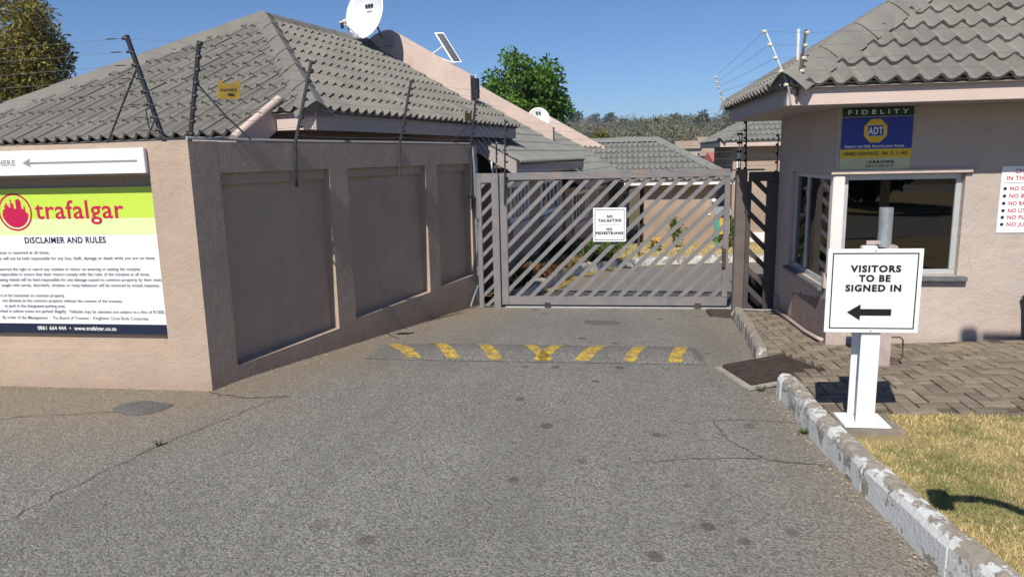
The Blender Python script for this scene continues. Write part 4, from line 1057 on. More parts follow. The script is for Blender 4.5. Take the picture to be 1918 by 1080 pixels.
# ------------------------------------------------------------------ electric fences
def bobbin(m, c, ax, r=.014, h=.03): return m.lathe([(r*.7, -h/2), (r, -h*.3), (r*.5, 0), (r, h*.3), (r*.7, h/2)], c, ax, 8)
def fence_post(parent, pts, size, n, out, mat='black_steel', imat='black_plastic', f0=.04, f1=.97, name='post', seg=0):
    """pts polyline from foot to top; insulators along the segment from pts[seg] to the top"""
    p = MB()
    for a, b in zip(pts, pts[1:]): p.bar(a, b, size, size, (0, 1, 0))
    po = p.build(name, mat, parent); a, b = V(pts[seg]), V(pts[-1]); d = (b-a).normalized(); res = []
    for i in range(n):
        c = a.lerp(b, f0+(f1-f0)*i/(n-1))+V(out)*(size*.5+.012)
        m = MB(); bobbin(m, c, V(out), .014, .028); m.build('insulator', imat, po); res.append(c+V(out)*.004)
    return po, res
def wires(parent, A, B, sag=.01, r=.0011, mat='wire_steel'):
    for a, b in zip(A, B):
        pts = [a.lerp(b, t/6)-V((0, 0, sag*4*(t/6)*(1-t/6))) for t in range(7)]
        MB().tube(pts, r, 4).build('wire', mat, parent)
OUT = SN
ef = thing('electric_fence', 'black electric fence posts and wires along the side wall by the driveway', 'electric fence', sw(2, -.05, 1.75))
P2 = fence_post(ef, [(-2.90, 4.74, 1.75), (-2.735, 4.70, 2.405)], .022, 8, OUT*.7+V((.3, -.5, 0)), f0=.08)[1]
P3 = fence_post(ef, [sw(1.05, .012, 1.40), sw(1.07, .012, 1.74), sw(1.16, .16, 2.385)], .02, 9, OUT, seg=1, f0=.1)[1]
P4 = fence_post(ef, [sw(2.62, .012, 1.43), sw(2.645, .012, 1.75), sw(2.68, .16, 2.365)], .02, 9, OUT, seg=1, f0=.1)[1]
P5 = fence_post(ef, [sw(4.22, .012, .98), sw(4.24, .012, 1.76), sw(4.20, .14, 2.39)], .02, 9, OUT, seg=1, f0=.08)[1]
wires(ef, P2, P3[1:]); wires(ef, P3, P4); wires(ef, P4, P5)
MB().tube([(-2.783, 4.71, 2.13), (-2.62, 4.74, 1.92), (-2.47, 4.78, 1.755)], .0065, 6).build('stay', 'black_steel', ef)
MB().tube([sw(4.22, .10, 2.06), sw(4.0, .02, 1.9), sw(3.78, -.06, 1.752)], .0055, 6).build('stay', 'black_steel', ef)
PG = fence_post(ef, [(-1.275, GY-.05, 1.05), (-1.245, GY-.05, 2.03)], .018, 9, (1, 0, 0), f0=.22)[1]
wires(ef, P5, PG, .005)
PR = []
for i in range(7): PR.append(V((1.43, 8.20, 1.46+i*.072)))
wires(ef, PG[2:], PR, .02, .0012)
MB().tube([sw(.05, -.06, 1.775), sw(.6, -.05, 1.768), sw(1.5, -.05, 1.765), sw(2.6, -.04, 1.768), sw(4.3, -.03, 1.766)], .011, 8).build('conduit', 'grey_plastic', ef)
ef2 = thing('electric_fence', 'black electric fence post leaning left with wires along the signboard wall', 'electric fence', (-3.08, 4.72, 1.75))
P1 = fence_post(ef2, [(-3.08, 4.73, 1.75), (-3.265, 4.71, 2.465)], .024, 8, (-.6, -.7, 0), f0=.12)[1]
MB().tube([(-3.22, 4.72, 2.25), (-3.39, 4.75, 2.0), (-3.555, 4.78, 1.752)], .0065, 6).build('stay', 'black_steel', ef2)
for i, p in enumerate(P1):
    q_ = V((-9, 4.74, 1.82+i*.088)); wires(ef2, [p], [q_], .05)
    t = p.lerp(q_, .008); m = MB().tube([t, p.lerp(q_, .011), p.lerp(q_, .019), p.lerp(q_, .023)], [.0015, .004, .004, .0015], 6); m.build('tensioner', 'black_plastic', ef2)
    wires(ef2, [p], [P2[i]], .0)
m = MB(); m.tube([(-3.10, 4.70, 2.0), (-3.17, 4.69, 1.97), (-3.16, 4.69, 1.85), (-3.10, 4.69, 1.80), (-3.04, 4.70, 1.775)], .004, 6); m.build('lead_cable', 'black_plastic', ef2)
m = MB(); m.tube([(-3.12, 4.70, 1.90), (-3.15, 4.68, 1.82), (-3.08, 4.68, 1.765), (-2.95, 4.70, 1.775), (-2.86, 4.72, 1.77)], .005, 6); m.build('lead_cable', 'black_plastic', ef2)
# yellow warning plates
def plate(name, label, o, xd, w_, h_):
    xd = V(xd).normalized(); up = V((0, 0, 1)); o = V(o); nd = xd.cross(up)
    root = thing(name, label, 'warning plate', o)
    pts = [(-.5, -.42), (-.42, .5), (-.24, .5), (-.22, .34), (.22, .30), (.24, .46), (.5, .44), (.42, -.5), (-.30, -.47)]
    b = MB().prism([o+xd*(a*w_)+up*(c*h_) for a, c in pts], nd*.003).build('plate', 'plate_yellow', root)
    return root, b, nd
tr, b, nd = plate('warning_plate', 'yellow warning plate hanging on the wires above the wall corner', (-2.565, 4.72, 2.085), (1, .1, 0), .165, .125)
text('WARNING', b, V((-2.625, 4.71, 2.075)), V((1, .1, 0)), (.1, -1, 0), .115, .026, 'ink_black', .001)
MB().box(-2.575, -2.53, 4.709, 4.7115, 2.052, 2.061).build('printed_rule', 'ink_black', b)
plate('warning_plate', 'small yellow warning plate on the wires near the gate', sw(4.02, .10, 2.075), SD, .19, .115)
# fence on the booth roof
ef3 = thing('roof_fence', 'short white and brown fence posts with wires on the booth roof corner', 'electric fence', (1.24, 5.6, 2.1))
Q1 = fence_post(ef3, [(1.262, 5.54, 1.93), (1.236, 5.535, 2.06), (1.077, 5.60, 2.45)], .012, 5, (-.8, -.5, 0), 'galvanised', 'cream_ceramic', .0, .97, seg=1)[1]
Q2 = fence_post(ef3, [(1.30, 5.535, 1.95), (1.31, 5.53, 2.10), (1.358, 5.60, 2.44)], .016, 4, (.5, -.8, 0), 'cast_iron', 'cream_ceramic', .15, .93, seg=1)[1]
Q3 = fence_post(ef3, [(1.24, 8.60, 2.11), (1.225, 8.62, 2.2), (1.20, 9.0, 2.47)], .012, 5, (-.8, -.5, 0), 'galvanised', 'cream_ceramic', .0, .97, seg=1)[1]
wires(ef3, Q1[1:], Q3[1:], .004, .0013, 'black_steel'); wires(ef3, Q1[1:], Q2, .0)
wires(ef3, Q2, [V((6.3, 5.50, 2.12+.085*i)) for i in range(4)], .01)
tag(MB().tube([(1.755, 7.5, 2.45), (1.75, 7.5, 2.735)], .016, 10).build('vent_pipe', 'white_plastic'), 'thin white vent pipe standing up behind the booth roof hip', 'pipe')
ef4 = thing('gate_fence', 'black electric fence posts standing on the gate post by the booth', 'electric fence', (1.42, 8.2, 1.4))
fence_post(ef4, [(1.438, 8.22, 1.40), (1.423, 8.22, 1.92)], .016, 7, (-.7, -.7, 0))
fence_post(ef4, [(1.365, 8.24, 1.40), (1.358, 8.24, 1.80)], .011, 5, (-.7, -.7, 0), 'galvanised')
fence_post(ef4, [(1.385, 8.27, 1.40), (1.397, 8.27, 1.80)], .011, 5, (-.7, -.7, 0), 'galvanised')
fence_post(ef4, [(1.735, 8.09, 1.37), (1.735, 8.09, 1.77)], .011, 5, (-.7, -.7, 0))
wires(ef4, [V((1.45, 8.2, 1.45+.07*i)) for i in range(5)], [V((1.735, 8.08, 1.45+.07*i)) for i in range(5)], .0, .0012, 'black_steel')
sp = thing('fence_stub', 'short rusty stub post with white insulators rising behind the gate side panel', 'electric fence', (-1.47, 9.2, 1.3))
fence_post(sp, [(-1.47, 9.2, 1.2), (-1.46, 9.2, 1.79)], .018, 4, (.7, -.7, 0), 'cast_iron', 'cream_ceramic', .3, .97)
MB().bar((-1.50, 9.2, 1.2), (-1.53, 9.2, 1.55), .02, .02).build('side_tube', 'white_plastic', sp)

# conduits at the gate side of the wall and by the booth
cd = thing('wall_conduit', 'grey conduit pipes running down the wall beside the gate', 'conduit', sw(4.3, .03, 0))
MB().tube([sw(4.25, .03, 1.72), sw(4.28, .03, 1.5), sw(4.29, .03, .5), sw(4.29, .035, -.19)], .016, 8).build('pipe', 'galvanised', cd)
MB().tube([sw(4.34, .03, 1.6), sw(4.34, .03, .25), sw(4.30, .035, .05), sw(4.10, .05, -.10), sw(4.02, .05, -.19)], .012, 8).build('pipe', 'galvanised', cd)
MB().bar(sw(4.02, .03, 1.14), sw(4.24, .03, 1.14), .03, .03).build('bracket', 'black_steel', cd)
MB().bar(sw(4.20, .03, .22), sw(4.20, .03, .12), .03, .03).build('bracket', 'black_steel', cd)
cb_ = thing('booth_conduit', 'beige conduit lying along the foot of the booth side wall', 'conduit', (1.7, 7, 0))
MB().tube([(1.70, 7.75, pav_z(1.7, 7.75)+.03), (1.705, 7.1, pav_z(1.7, 7.1)+.025), (1.69, 6.5, pav_z(1.7, 6.5)+.025), (1.70, 6.2, pav_z(1.7, 6.2)+.03), (1.735, 6.1, pav_z(1.7, 6.1)+.02)], .017, 8).build('pipe', 'pink_post', cb_, smooth=True)
cc = thing('white_conduit', 'white conduit crossing from the booth wall box to the gate post', 'conduit', (1.6, 7.9, 0))
MB().tube([(1.71, 7.80, .03), (1.71, 7.79, -.02), (1.69, 7.78, -.055), (1.60, 7.80, pav_z(1.6, 7.8)+.018), (1.45, 7.86, pav_z(1.45, 7.86)+.02), (1.36, 7.90, pav_z(1.36, 7.9)+.022), (1.295, 7.90, pav_z(1.3, 7.9)-.01), (1.28, 7.86, -.14)], .0085, 8).build('pipe', 'grey_plastic', cc, smooth=True)
MB().box(1.70, 1.739, 7.77, 7.83, .0, .10).build('box', 'grey_plastic', cc, .004)

# ------------------------------------------------------------------ intercom pole behind the visitors sign
ip = thing('intercom_pole', 'square pink post with grey pipe sleeve behind the visitors sign', 'post', (1.905, 5.28, .08))
MB().box(1.86, 1.948, 5.24, 5.325, .06, .94).build('post', 'pink_post', ip, .004)
MB().tube([(1.868, 5.28, .93), (1.868, 5.28, 1.20)], .044, 16).build('pipe_sleeve', 'galvanised', ip, smooth=False)
MB().tube([(1.948, 5.28, .285), (2.02, 5.28, .285), (2.04, 5.28, .265), (2.044, 5.28, .15), (2.03, 5.28, .118), (1.948, 5.28, .112)], .0055, 8).build('handle', 'cast_iron', ip, smooth=True)
MB().box(1.745, 1.86, 5.255, 5.27, .945, .975).build('bracket', 'pink_post', ip, .003)
MB().box(1.70, 1.80, 5.19, 5.25, .80, .945).build('card_reader', 'white_plastic', ip, .006)

# ------------------------------------------------------------------ wheelie bin at right edge
wb = thing('wheelie_bin', 'dark green wheelie bin against the booth wall at the right edge', 'bin', (3.5, 5.8, .1))
m = MB(); m.add([(3.20, 5.62, .12), (3.62, 5.62, .12), (3.62, 6.0, .12), (3.20, 6.0, .12), (3.175, 5.56, .42), (3.66, 5.56, .42), (3.66, 6.02, .42), (3.175, 6.02, .42)],
                [(3, 2, 1, 0), (0, 1, 5, 4), (1, 2, 6, 5), (2, 3, 7, 6), (3, 0, 4, 7), (4, 5, 6, 7)]); m.build('body', 'bin_green', wb, .02)
MB().box(3.165, 3.67, 5.54, 6.03, .42, .45).build('lid', 'bin_green', wb, .012)

# ------------------------------------------------------------------ dishes, panel, box on the parapets
def dish(name, label, c, aim, dia, mast_to):
    root = thing(name, label, 'satellite dish', mast_to); c = V(c); aim = V(aim).normalized(); n = 40; m = MB(); rings = 8
    a = aim.cross(V((0, 0, 1))).normalized(); b = a.cross(aim)
    for k2 in (0, 1):
        for i in range(rings+1):
            r_ = dia/2*i/rings
            for k in range(n):
                t = 2*math.pi*k/n; m.v.append(tuple(c+a*(r_*.92*math.cos(t))+b*(r_*math.sin(t))+aim*(.16*dia*(2*r_/dia)**2-(.012 if k2 else 0))))
    q_ = (rings+1)*n
    m.f = [(i*n+k, i*n+(k+1) % n, (i+1)*n+(k+1) % n, (i+1)*n+k) for i in range(rings) for k in range(n)]
    m.f += [(q_+i*n+k, q_+(i+1)*n+k, q_+(i+1)*n+(k+1) % n, q_+i*n+(k+1) % n) for i in range(rings) for k in range(n)]
    m.f += [(rings*n+k, rings*n+(k+1) % n, q_+rings*n+(k+1) % n, q_+rings*n+k) for k in range(n)]
    d = m.build('reflector', 'white_plastic', root, smooth=True)
    MB().tube([c-aim*.01, c-aim*.10, V(mast_to)], .016, 8).build('mast', 'galvanised', root)
    return root, d, c, a, b, aim
dc = L1(-1.97, 4.22, 3.66)
root, d, c, a, b, aim = dish('satellite_dish', 'large white satellite dish on the parapet behind the roof ridge', dc, (-.42, -1, .25), .76, L1(-2.0, 4.58, 3.42))
lo = c-b*.36+aim*.16; lnb = c-a*.36-b*.16+aim*.52
lnb = c+V((-.37, -.12, -.09))
MB().tube([c-b*.36+aim*.10, c-b*.38+aim*.14, lnb], .010, 8).build('feed_arm', 'galvanised', root)
MB().tube([c-b*.30+aim*.10, lnb-b*.03], .005, 6).build('feed_strut', 'galvanised', root)
MB().lathe([(.018, -.05), (.018, 0), (.034, .01), (.034, .05), (.02, .055)], lnb, c-lnb, 12).build('feed_horn', 'cream_ceramic', root)
MB().bar(lnb-b*.01, lnb-b*.09, .035, .035).build('feed_clip', 'black_plastic', root)
dn = aim; dx = b.cross(dn)
for k in range(3):
    q_ = c+dx*(-.075+.052*k)+b*.11+aim*.024; MB().prism([q_, q_+dx*.04, q_+dx*.04+b*.05+aim*.010, q_+b*.05+aim*.010], aim*.001).build('printed_mark', 'ink_navy', d)
for k in range(5):
    q_ = c+dx*(-.05+.021*k)+b*.05+aim*.010; MB().prism([q_, q_+dx*.013, q_+dx*.013+b*.022+aim*.003, q_+b*.022+aim*.003], aim*.001).build('printed_mark', 'ink_grey', d)
m = MB(); lbox(m, L1, -1.92, -1.80, 4.55, 4.579, 3.28, 3.44); m.build('wall_bracket', 'galvanised', root, .004)
root, d, c, a, b, aim = dish('satellite_dish', 'white satellite dish half hidden behind the second parapet', L2(-.60, 5.6, 2.32), (.1, -1, .4), .50, L2(-.60, 5.75, 1.9))
for k in range(2):
    q_ = c+b.cross(aim)*(-.05+.055*k)+b*.12+aim*.055; MB().prism([q_, q_+b.cross(aim)*.04, q_+b.cross(aim)*.04+b*.04+aim*.02, q_+b*.04+aim*.02], aim*.001).build('printed_mark', 'ink_navy', d)
slp = thing('solar_panel', 'small solar panel propped up on the first parapet wall', 'solar panel', L1(-1.0, 4.66, 3.0))
pb, pt_ = L1(-.86, 4.64, 2.985), L1(-1.17, 4.70, 3.43); sw_ = (r1*.9+e1*.35).normalized()*.13
pn = (pt_-pb).cross(sw_).normalized()
if pn.y > 0: pn = -pn
MB().prism([pb, pb+sw_, pt_+sw_, pt_], pn*-.02).build('frame', 'galvanised', slp)
for i in range(6):
    a_ = pb.lerp(pt_, .02+.16*i); b_ = pb.lerp(pt_, .177+.16*i); MB().prism([a_+sw_*.12, a_+sw_*.95, b_+sw_*.95, b_+sw_*.12], pn*.003).build('cell', 'solar_cell', slp)
MB().bar(pb.lerp(pt_, .55)-pn*-.0, L1(-1.20, 4.66, 3.13), .014, .014).build('strut', 'white_trim', slp)
MB().bar(L1(-1.22, 4.66, 3.12), L1(-.84, 4.66, 2.975), .014, .014).build('foot_rail', 'white_trim', slp)
bb = thing('siren_box', 'black box on the end of the first parapet wall', 'siren', L1(-.52, 4.66, 2.5))
m = MB(); lbox(m, L1, -.555, -.475, 4.62, 4.72, 2.45, 2.74); m.build('housing', 'black_plastic', bb, .01)
MB().tube([L1(-.51, 4.67, 2.74), L1(-.51, 4.67, 2.80)], .012, 8).build('aerial_stub', 'white_plastic', bb)

# ------------------------------------------------------------------ plants
def rdir():
    while True:
        v = V((random.uniform(-1, 1), random.uniform(-1, 1), random.uniform(-1, 1)))
        if .05 < v.length < 1: return v.normalized()
def leaves(m, clumps, n, size, asp=.55, droop=0.0):
    """n leaf faces spread through clumps (centre, radius vector)"""
    wts = [c[1].x*c[1].y*c[1].z for c in clumps]
    for _ in range(n):
        c, r_ = random.choices(clumps, wts)[0]
        d = rdir(); k = random.random()**.38; p = c+V((d.x*r_.x, d.y*r_.y, d.z*r_.z))*k
        ax = (rdir()+d*.5+V((0, 0, -droop))).normalized(); s_ = size*random.uniform(.6, 1.35); sd = ax.cross(rdir())
        if sd.length < .05: continue
        sd.normalize(); k0 = len(m.v)
        m.v += [tuple(p), tuple(p+ax*s_*.5+sd*s_*asp*.5), tuple(p+ax*s_), tuple(p+ax*s_*.5-sd*s_*asp*.5)]; m.f.append((k0, k0+1, k0+2, k0+3))
def clumps_in(c, r_, n, k=.42, bias=0):
    out = []
    for _ in range(n):
        d = rdir(); q_ = random.random()**.5*.72; rr = k*random.uniform(.65, 1.25)
        out.append((V(c)+V((d.x*r_[0], d.y*r_[1], d.z*r_[2]))*q_, V((r_[0], r_[1], r_[2]))*rr))
    return out
def tree(name, label, foot, c, r_, mat, n, size, ncl=26, k=.36, trunk=.12, group=None, droop=0.0, asp=.55):
    root = thing(name, label, 'tree', foot, group); foot = V(foot); c = V(c); cl = clumps_in(c, r_, ncl, k)
    m = MB(); m.tube([foot, foot.lerp(c, .5)+V((trunk*.5, 0, 0)), c-V((0, 0, r_[2]*.2)), c+V((0, 0, r_[2]*.55))], [trunk, trunk*.8, trunk*.55, trunk*.15], 8)
    for q_, _ in cl[:10]: st = foot.lerp(c, random.uniform(.55, .95)); m.tube([st, st.lerp(q_, .55)+V((0, 0, r_[2]*.08)), q_], [trunk*.4, trunk*.25, trunk*.08], 5)
    m.build('trunk', 'bark', root, smooth=True)
    m = MB(); leaves(m, cl, n, size, asp, droop); m.build('crown', mat, root); return root
tree('green_tree', 'bright green leafy tree rising behind the row house parapets', (-3.6, 30, -1.5), (-3.6, 30, 3.85), (2.5, 2.2, 2.75), 'leaf_green', 10500, .19, 64, .185, .16, droop=.3)
tree('golden_tree', 'dense golden green tree at the top left corner', (-21.8, 25, -2), (-21.7, 25, 5.1), (2.6, 2.4, 3.5), 'leaf_gold', 20000, .21, 60, .22, .3, asp=.34)
tree('round_tree', 'low rounded yellow green tree above the end house roof', (-.85, 45, -1.5), (-.85, 45, 2.0), (1.25, 1.2, 1.15), 'leaf_bush', 3500, .17, 20, .4, .1)
# tree, grass and road across the street behind the camera (seen mirrored in the booth window)
tree('street_tree', 'dark bushy street tree across the road behind the viewer', (7.2, -9.5, 0), (7.1, -9.5, 1.9), (1.75, 1.6, 1.9), 'leaf_dark', 9000, .22, 30, .36, .18)
m = MB().prism([(3.5, -15, .0), (14, -15, .0), (14, -7.5, .0), (6.5, -6.0, .0), (3.2, -9, .0)], (0, 0, .07)); tag(m.build('street_verge', 'lawn_ground', None, .03), kind='structure')

def tuft(name, label, c, n, hgt, spread, mat, wid=.014, cat='plant', group=None):
    root = thing(name, label, cat, c, group); m = MB(); c = V(c)
    for _ in range(n):
        a = random.uniform(0, 6.283); b0 = c+V((math.cos(a), math.sin(a), 0))*random.random()*spread*.3
        d = V((math.cos(a+random.gauss(0, .5)), math.sin(a+random.gauss(0, .5)), 0)); h = hgt*random.uniform(.6, 1.15); l_ = spread*random.uniform(.4, 1.1)
        sd = V((-d.y, d.x, 0))*wid*.5; p1 = b0+d*l_*.35+V((0, 0, h*.8)); p2 = b0+d*l_*.75+V((0, 0, h)); p3 = b0+d*l_*1.1+V((0, 0, h*.72)); k = len(m.v)
        m.v += [tuple(b0-sd), tuple(b0+sd), tuple(p1-sd), tuple(p1+sd), tuple(p2-sd*.8), tuple(p2+sd*.8), tuple(p3)]
        m.f += [(k, k+1, k+3, k+2), (k+2, k+3, k+5, k+4), (k+4, k+5, k+6)]
    m.build('leaf_blades', mat, root); return root
tuft('strap_leaf_plant', 'large clump of green strap leaves at the bend of the inner kerb', (-.24, 13.85, rz(13.85)+.1), 420, .40, .62, 'leaf_strap', .022, group='strap leaf plants in the bed')
tuft('strap_leaf_plant', 'green strap leaf clump directly below the tailgating notice', (-.62, 13.35, rz(13.35)+.1), 380, .40, .58, 'leaf_strap', .022, group='strap leaf plants in the bed')
tuft('strap_leaf_plant', 'shaded dark strap leaf clump against the row house wall', (-1.12, 12.9, rz(12.9)+.1), 280, .42, .45, 'leaf_dark', .02, group='strap leaf plants in the bed')
tuft('dry_grass_clump', 'pale dry grass clump spilling over the inner kerb', (-.78, 12.2, rz(12.2)+.1), 260, .24, .36, 'leaf_straw', .012)
tuft('dry_grass_clump', 'pale dry grass clump nearer the gate in the bed', (-.95, 11.5, rz(11.5)+.1), 200, .20, .32, 'leaf_straw', .012)
tuft('rust_plant', 'rust red low plant in the bed behind the gate bars', (-1.12, 10.7, rz(10.7)+.1), 220, .22, .32, 'leaf_rust', .02)
tuft('rust_plant', 'small dark red plant further along the bed', (-1.05, 11.6, rz(11.6)+.1), 140, .18, .25, 'leaf_rust', .02)
tuft('shade_plant', 'dark green plant in the shade at the near end of the bed', (-1.32, 9.7, rz(9.7)+.1), 200, .26, .32, 'leaf_dark', .02)
tuft('shade_plant', 'small grey green plant against the wall mid bed', (-1.25, 11.2, rz(11.2)+.1), 160, .30, .3, 'leaf_far_green', .018)
def shrub(name, label, c, r_, n, mat, size, hgt):
    root = thing(name, label, 'shrub', c); c = V(c); m = MB(); cl = clumps_in(c+V((0, 0, hgt)), r_, 14, .35)
    for q_, _ in cl[:9]: m.tube([c+V((random.uniform(-.04, .04), random.uniform(-.04, .04), 0)), c.lerp(q_, .6)+V((0, 0, .03)), q_], [.014, .010, .004], 5)
    m.build('stems', 'bark', root); m = MB(); leaves(m, cl, n, size); m.build('foliage', mat, root); return root
shrub('rose_shrub', 'sparse leggy shrub on the dry lawn before the end house', (1.52, 18.2, rz(18.2)+.1), (.30, .25, .42), 330, 'leaf_strap', .08, .45)
shrub('low_shrub', 'low grey green shrub near the verandah post', (2.65, 17.6, rz(17.6)+.1), (.34, .25, .16), 420, 'leaf_bush', .08, .16)
shrub('corner_shrub', 'small upright shrub beside the yellow box', (3.05, 18.6, rz(18.6)+.1), (.18, .16, .34), 260, 'leaf_strap', .07, .42)
fl = thing('orange_flowers', 'small clump of orange flowers on the dry lawn', 'flowers', (.98, 16.8, rz(16.8)+.1)); m = MB()
leaves(m, [(V((.98, 16.8, rz(16.8)+.2)), V((.12, .1, .12)))], 90, .09); m.build('foliage', 'leaf_strap', fl); m = MB()
leaves(m, [(V((1.0, 16.8, rz(16.8)+.33)), V((.13, .1, .07)))], 60, .06, .9); m.build('petals', 'flower_orange', fl)
lb = thing('garden_light', 'twin headed black garden light on a short post by the inner kerb', 'garden light', (.55, 15.3, rz(15.3)+.1)); gz = rz(15.3)+.1
MB().box(.525, .575, 15.28, 15.33, gz, gz+.62).build('post', 'cast_iron', lb, .004)
for xx in (.47, .63): MB().box(xx-.055, xx+.055, 15.25, 15.36, gz+.56, gz+.68).build('lamp_head', 'black_plastic', lb, .008)
bx_ = thing('service_box', 'yellow box on a teal stand near the end house corner', 'service box', (2.95, 19.2, rz(19.2))); gz = rz(19.2)+.25
MB().box(2.62, 2.72, 19.1, 19.2, gz-.2, gz+.62).build('stand', 'teal_paint', bx_, .005)
MB().box(2.72, 2.98, 19.05, 19.3, gz+.12, gz+.62).build('box', 'yellow_bin', bx_, .01)
m = MB().prism([(2.60, 18.98, gz+.62), (3.02, 18.98, gz+.62), (3.02, 19.35, gz+.80), (2.60, 19.35, gz+.80)], (0, 0, .02)); m.build('canopy', 'galvanised', bx_)

gi = thing('intercom_pedestal', 'gooseneck intercom pedestal just outside the right edge casting a hooked shadow on the grass', 'intercom', (1.50, 2.03, .13))
MB().tube([(1.49, 2.03, .12), (1.47, 2.03, .98), (1.445, 2.03, 1.10), (1.37, 2.02, 1.20), (1.28, 2.02, 1.25), (1.16, 2.02, 1.25)], .024, 10).build('pole', 'black_steel', gi, smooth=True)
MB().box(1.09, 1.17, 1.98, 2.06, 1.17, 1.31).build('speaker_unit', 'black_plastic', gi, .01)
lp = thing('lamp_post', 'tall lamp post just outside the right edge whose shadow reaches the booth wall', 'lamp post', (3.5, 2.25, .15))
MB().tube([(3.5, 2.25, .1), (3.5, 2.25, 3.9), (3.4, 2.25, 4.06), (2.0, 2.25, 4.10)], [.06, .045, .04, .03], 10).build('pole', 'galvanised', lp, smooth=True)
MB().box(1.84, 1.97, 2.20, 2.30, 4.05, 4.15).build('lamp_head', 'grey_plastic', lp, .02)

# ------------------------------------------------------------------ far hillside
def far_house(label, x, y, w_, d_, h_, roof, rot=0.0, rh=1.6):
    z = hill(x, y)-.5; root = thing('distant_house', label, 'house', (x, y, z), 'houses in the valley'); 
    M_ = Matrix.Translation((x, y, z)) @ Matrix.Rotation(rot, 4, 'Z')
    def tb(m, *b): m.box(*b); m.v[-8:] = [tuple(M_ @ V(p)) for p in m.v[-8:]]; return m
    tb(MB(), -w_/2, w_/2, -d_/2, d_/2, 0, h_).build('wall', 'wall_cream', root)
    o = .5
    pts = [(-w_/2-o, -d_/2-o, h_), (w_/2+o, -d_/2-o, h_), (w_/2+o, d_/2+o, h_), (-w_/2-o, d_/2+o, h_), (-w_/2-o, 0, h_+rh), (w_/2+o, 0, h_+rh)]
    MB().add([M_ @ V(p) for p in pts], [(0, 1, 5, 4), (2, 3, 4, 5), (1, 2, 5), (3, 0, 4), (3, 2, 1, 0)]).build('roof', roof, root)
    for i in range(max(2, int(w_/3))):
        xx = -w_/2+(i+.5)*w_/max(2, int(w_/3)); tb(MB(), xx-.55, xx+.55, -d_/2-.04, -d_/2+.02, h_*.35, h_*.8).build('window', 'dark_glass_metal', root)
far_house('distant house with long brown roof left of its neighbours', 13.2, 128, 4.6, 5, 4.0, 'roof_brown', .1, 1.3)
far_house('distant brown roofed house with the taller gable', 17.0, 134, 3.6, 5, 4.4, 'roof_brown', .15, 1.5)
far_house('distant brown roofed house lower down beside the red roofs', 16.0, 116, 3.6, 5, 2.8, 'roof_brown', -.3, 1.2)
far_house('distant house with bright red roof at left', 14.7, 100, 3.6, 4, 2.0, 'roof_red', .2, 1.3)
far_house('distant house with bright red roof at right', 17.3, 104, 4.0, 4, 2.0, 'roof_red', .2, 1.4)
far_house('distant house with orange roof behind the end house hip', 13.0, 74, 2.6, 3, 1.3, 'roof_red', -.1, 1.0)
far_house('distant cream house peeking over the round tree', 4.6, 190, 7, 6, 3.6, 'roof_brown', .3, 2.2)
far_house('distant pale house beside the far right house eave', 26.5, 150, 6, 5, 4.2, 'roof_brown', .0, 1.5)
far_house('distant long low pale house in the trees', 3.0, 150, 8, 5, 2.6, 'roof_brown', .1, 1.2)
wood = {'leaf_far_olive': MB(), 'leaf_far_green': MB(), 'leaf_far_dark': MB(), 'leaf_far_brown': MB()}
nfar = 0
for _ in range(760):
    y = 150+490*random.random()**1.1; x = (random.uniform(-.15, .30))*y
    z = hill(x, y); h = random.uniform(4.5, 8.5)*(.8 if random.random() < .65 else 1.2); r_ = h*random.uniform(.6, .95)
    k = noise.noise(V((x*.018, y*.012, 2)))+random.uniform(-.35, .35)
    mat = 'leaf_far_brown' if k > .12 else ('leaf_far_dark' if k < -.22 else random.choice(('leaf_far_green', 'leaf_far_olive')))
    cl = [(V((x+random.uniform(-.4, .4)*r_, y+random.uniform(-.4, .4)*r_, z+h*random.uniform(.4, .85))), V((r_, r_, h*.42))*random.uniform(.4, .8)) for _ in range(5)]
    leaves(wood[mat], cl, 330, .40+.0006*y, .75)
for k, (mat, lab) in enumerate((('leaf_far_green', 'mid green woodland covering the far hillside'), ('leaf_far_olive', 'pale olive woodland scattered over the far hillside'), ('leaf_far_dark', 'dark evergreen woodland scattered over the far hillside'), ('leaf_far_brown', 'bare brown winter woodland over the far hillside'))):
    tag(wood[mat].build('woodland', mat), lab, 'woodland', kind='stuff')
for i, (u, y, h, lab) in enumerate(((-.052, 420, 14, 'tall dark tree on the skyline beside the green tree'), (-.025, 440, 12, 'round dark skyline tree right of the leafy green tree'), (-.005, 430, 13, 'highest dark skyline tree over the first ridge'), (.016, 400, 9, 'lower dark skyline tree at the end of the first ridge'),
                                    (.083, 430, 11, 'dark skyline tree left of the booth roof fence post'), (.098, 450, 9, 'low skyline tree in the middle of the far ridge'), (.150, 380, 11, 'broad green tree on the far hill by the booth eave'), (.118, 300, 10, 'dark conifer on the mid hillside'), (.060, 330, 8, 'dark cedar on the mid hillside above the end house'))):
    x = u*y; z = hill(x, y)
    tree('hill_tree', lab, (x, y, z), (x, y, z+h*.62), (h*.36, h*.36, h*.42), 'leaf_far_dark' if i != 6 else 'leaf_far_green', 900, 1.2, 9, .5, .4, 'trees standing out on the far hillside', asp=.7)
# small lattice pylon on the skyline
x, y = 19.5, 720; z = hill(x, y)
py = thing('power_pylon', 'tiny lattice power pylon on the far skyline', 'pylon', (x, y, z))
for sx, sy in ((-1, -1), (1, -1), (1, 1), (-1, 1)): MB().tube([(x+sx*3, y+sy*3, z), (x+sx*.8, y+sy*.8, z+20)], .22, 4).build('leg', 'galvanised', py)
for hz_, ww in ((14, 5), (17, 4.2), (20, 3)): MB().bar((x-ww, y, z+hz_), (x+ww, y, z+hz_), .3, .3).build('cross_arm', 'galvanised', py)

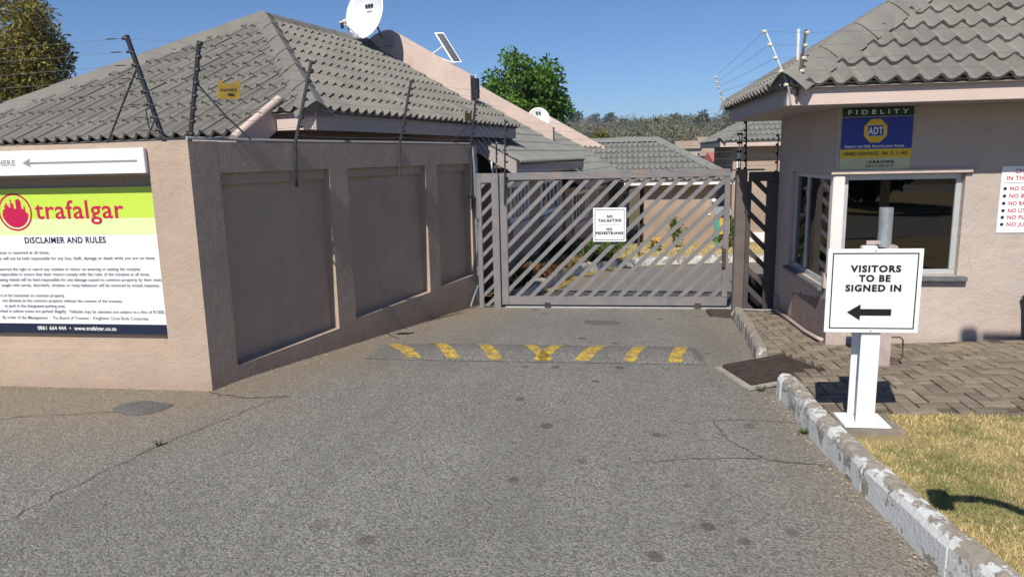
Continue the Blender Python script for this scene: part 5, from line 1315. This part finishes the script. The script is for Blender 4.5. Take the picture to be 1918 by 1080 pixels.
# ------------------------------------------------------------------ loose grit and weeds
simple('grit', (.30, .25, .19), .95, .35, 60, bump=0)
m = MB()
def stone(x, y, z, r_):
    k = len(m.v); a = random.uniform(0, 6.28)
    for t in range(4): m.v.append((x+r_*random.uniform(.6, 1.2)*math.cos(a+t*1.57), y+r_*random.uniform(.6, 1.2)*math.sin(a+t*1.57), z))
    m.v.append((x, y, z+r_*random.uniform(.4, .9))); m.f.extend([(k+t, k+(t+1) % 4, k+4) for t in range(4)])
for _ in range(1500):
    t = random.random()
    if t < .4: p = sw(random.uniform(0, 4.3), abs(random.gauss(0, .10))+.005, 0)
    elif t < .7: p = V((random.uniform(-4.6, -2.8), 4.595-abs(random.gauss(0, .10)), 0))
    else:
        y = random.uniform(2.3, 4.8); p = V((kerb_back(y)-.115-abs(random.gauss(0, .05)), y, 0))
    stone(p.x, p.y, rz(p.y)+.002, random.choice((.003, .004, .005, .009)))
for _ in range(500):
    x = random.uniform(-3.6, 1.0); y = random.uniform(2.4, 8.2); stone(x, y, rz(y)+.003, random.uniform(.003, .006))
tag(m.build('loose_grit', 'grit'), 'loose grit gathered along the wall foot and kerb', 'grit', kind='stuff')
for x, y, n_, lab in ((1.09, 4.10, 26, 'tiny green weed in the first kerb joint'), (1.0, 4.86, 22, 'tiny green weed at the drain cover corner'), (1.17, 5.70, 30, 'small weed at the broken end of the short kerb'), (-2.60, 3.62, 20, 'tiny weed growing in the road crack')):
    tuft('weed', lab, (x, y, rz(y)+.004), n_, .03, .04, 'leaf_strap', .005, 'weed')

# ------------------------------------------------------------------ air
b = NB('air'); b.t.nodes.remove(b.p)
pv = b.n('ShaderNodeVolumePrincipled'); pv.inputs['Color'].default_value = (.80, .88, 1, 1); pv.inputs['Density'].default_value = .0004; pv.inputs['Anisotropy'].default_value = .2
b.l(pv.outputs[0], b.out.inputs['Volume']); MAT['air'] = b.m
tag(MB().box(-1700, 1700, -450, 1550, -40, 62).build('haze', 'air'), 'thin pale haze over the whole place', 'haze', kind='stuff')

flush_text()
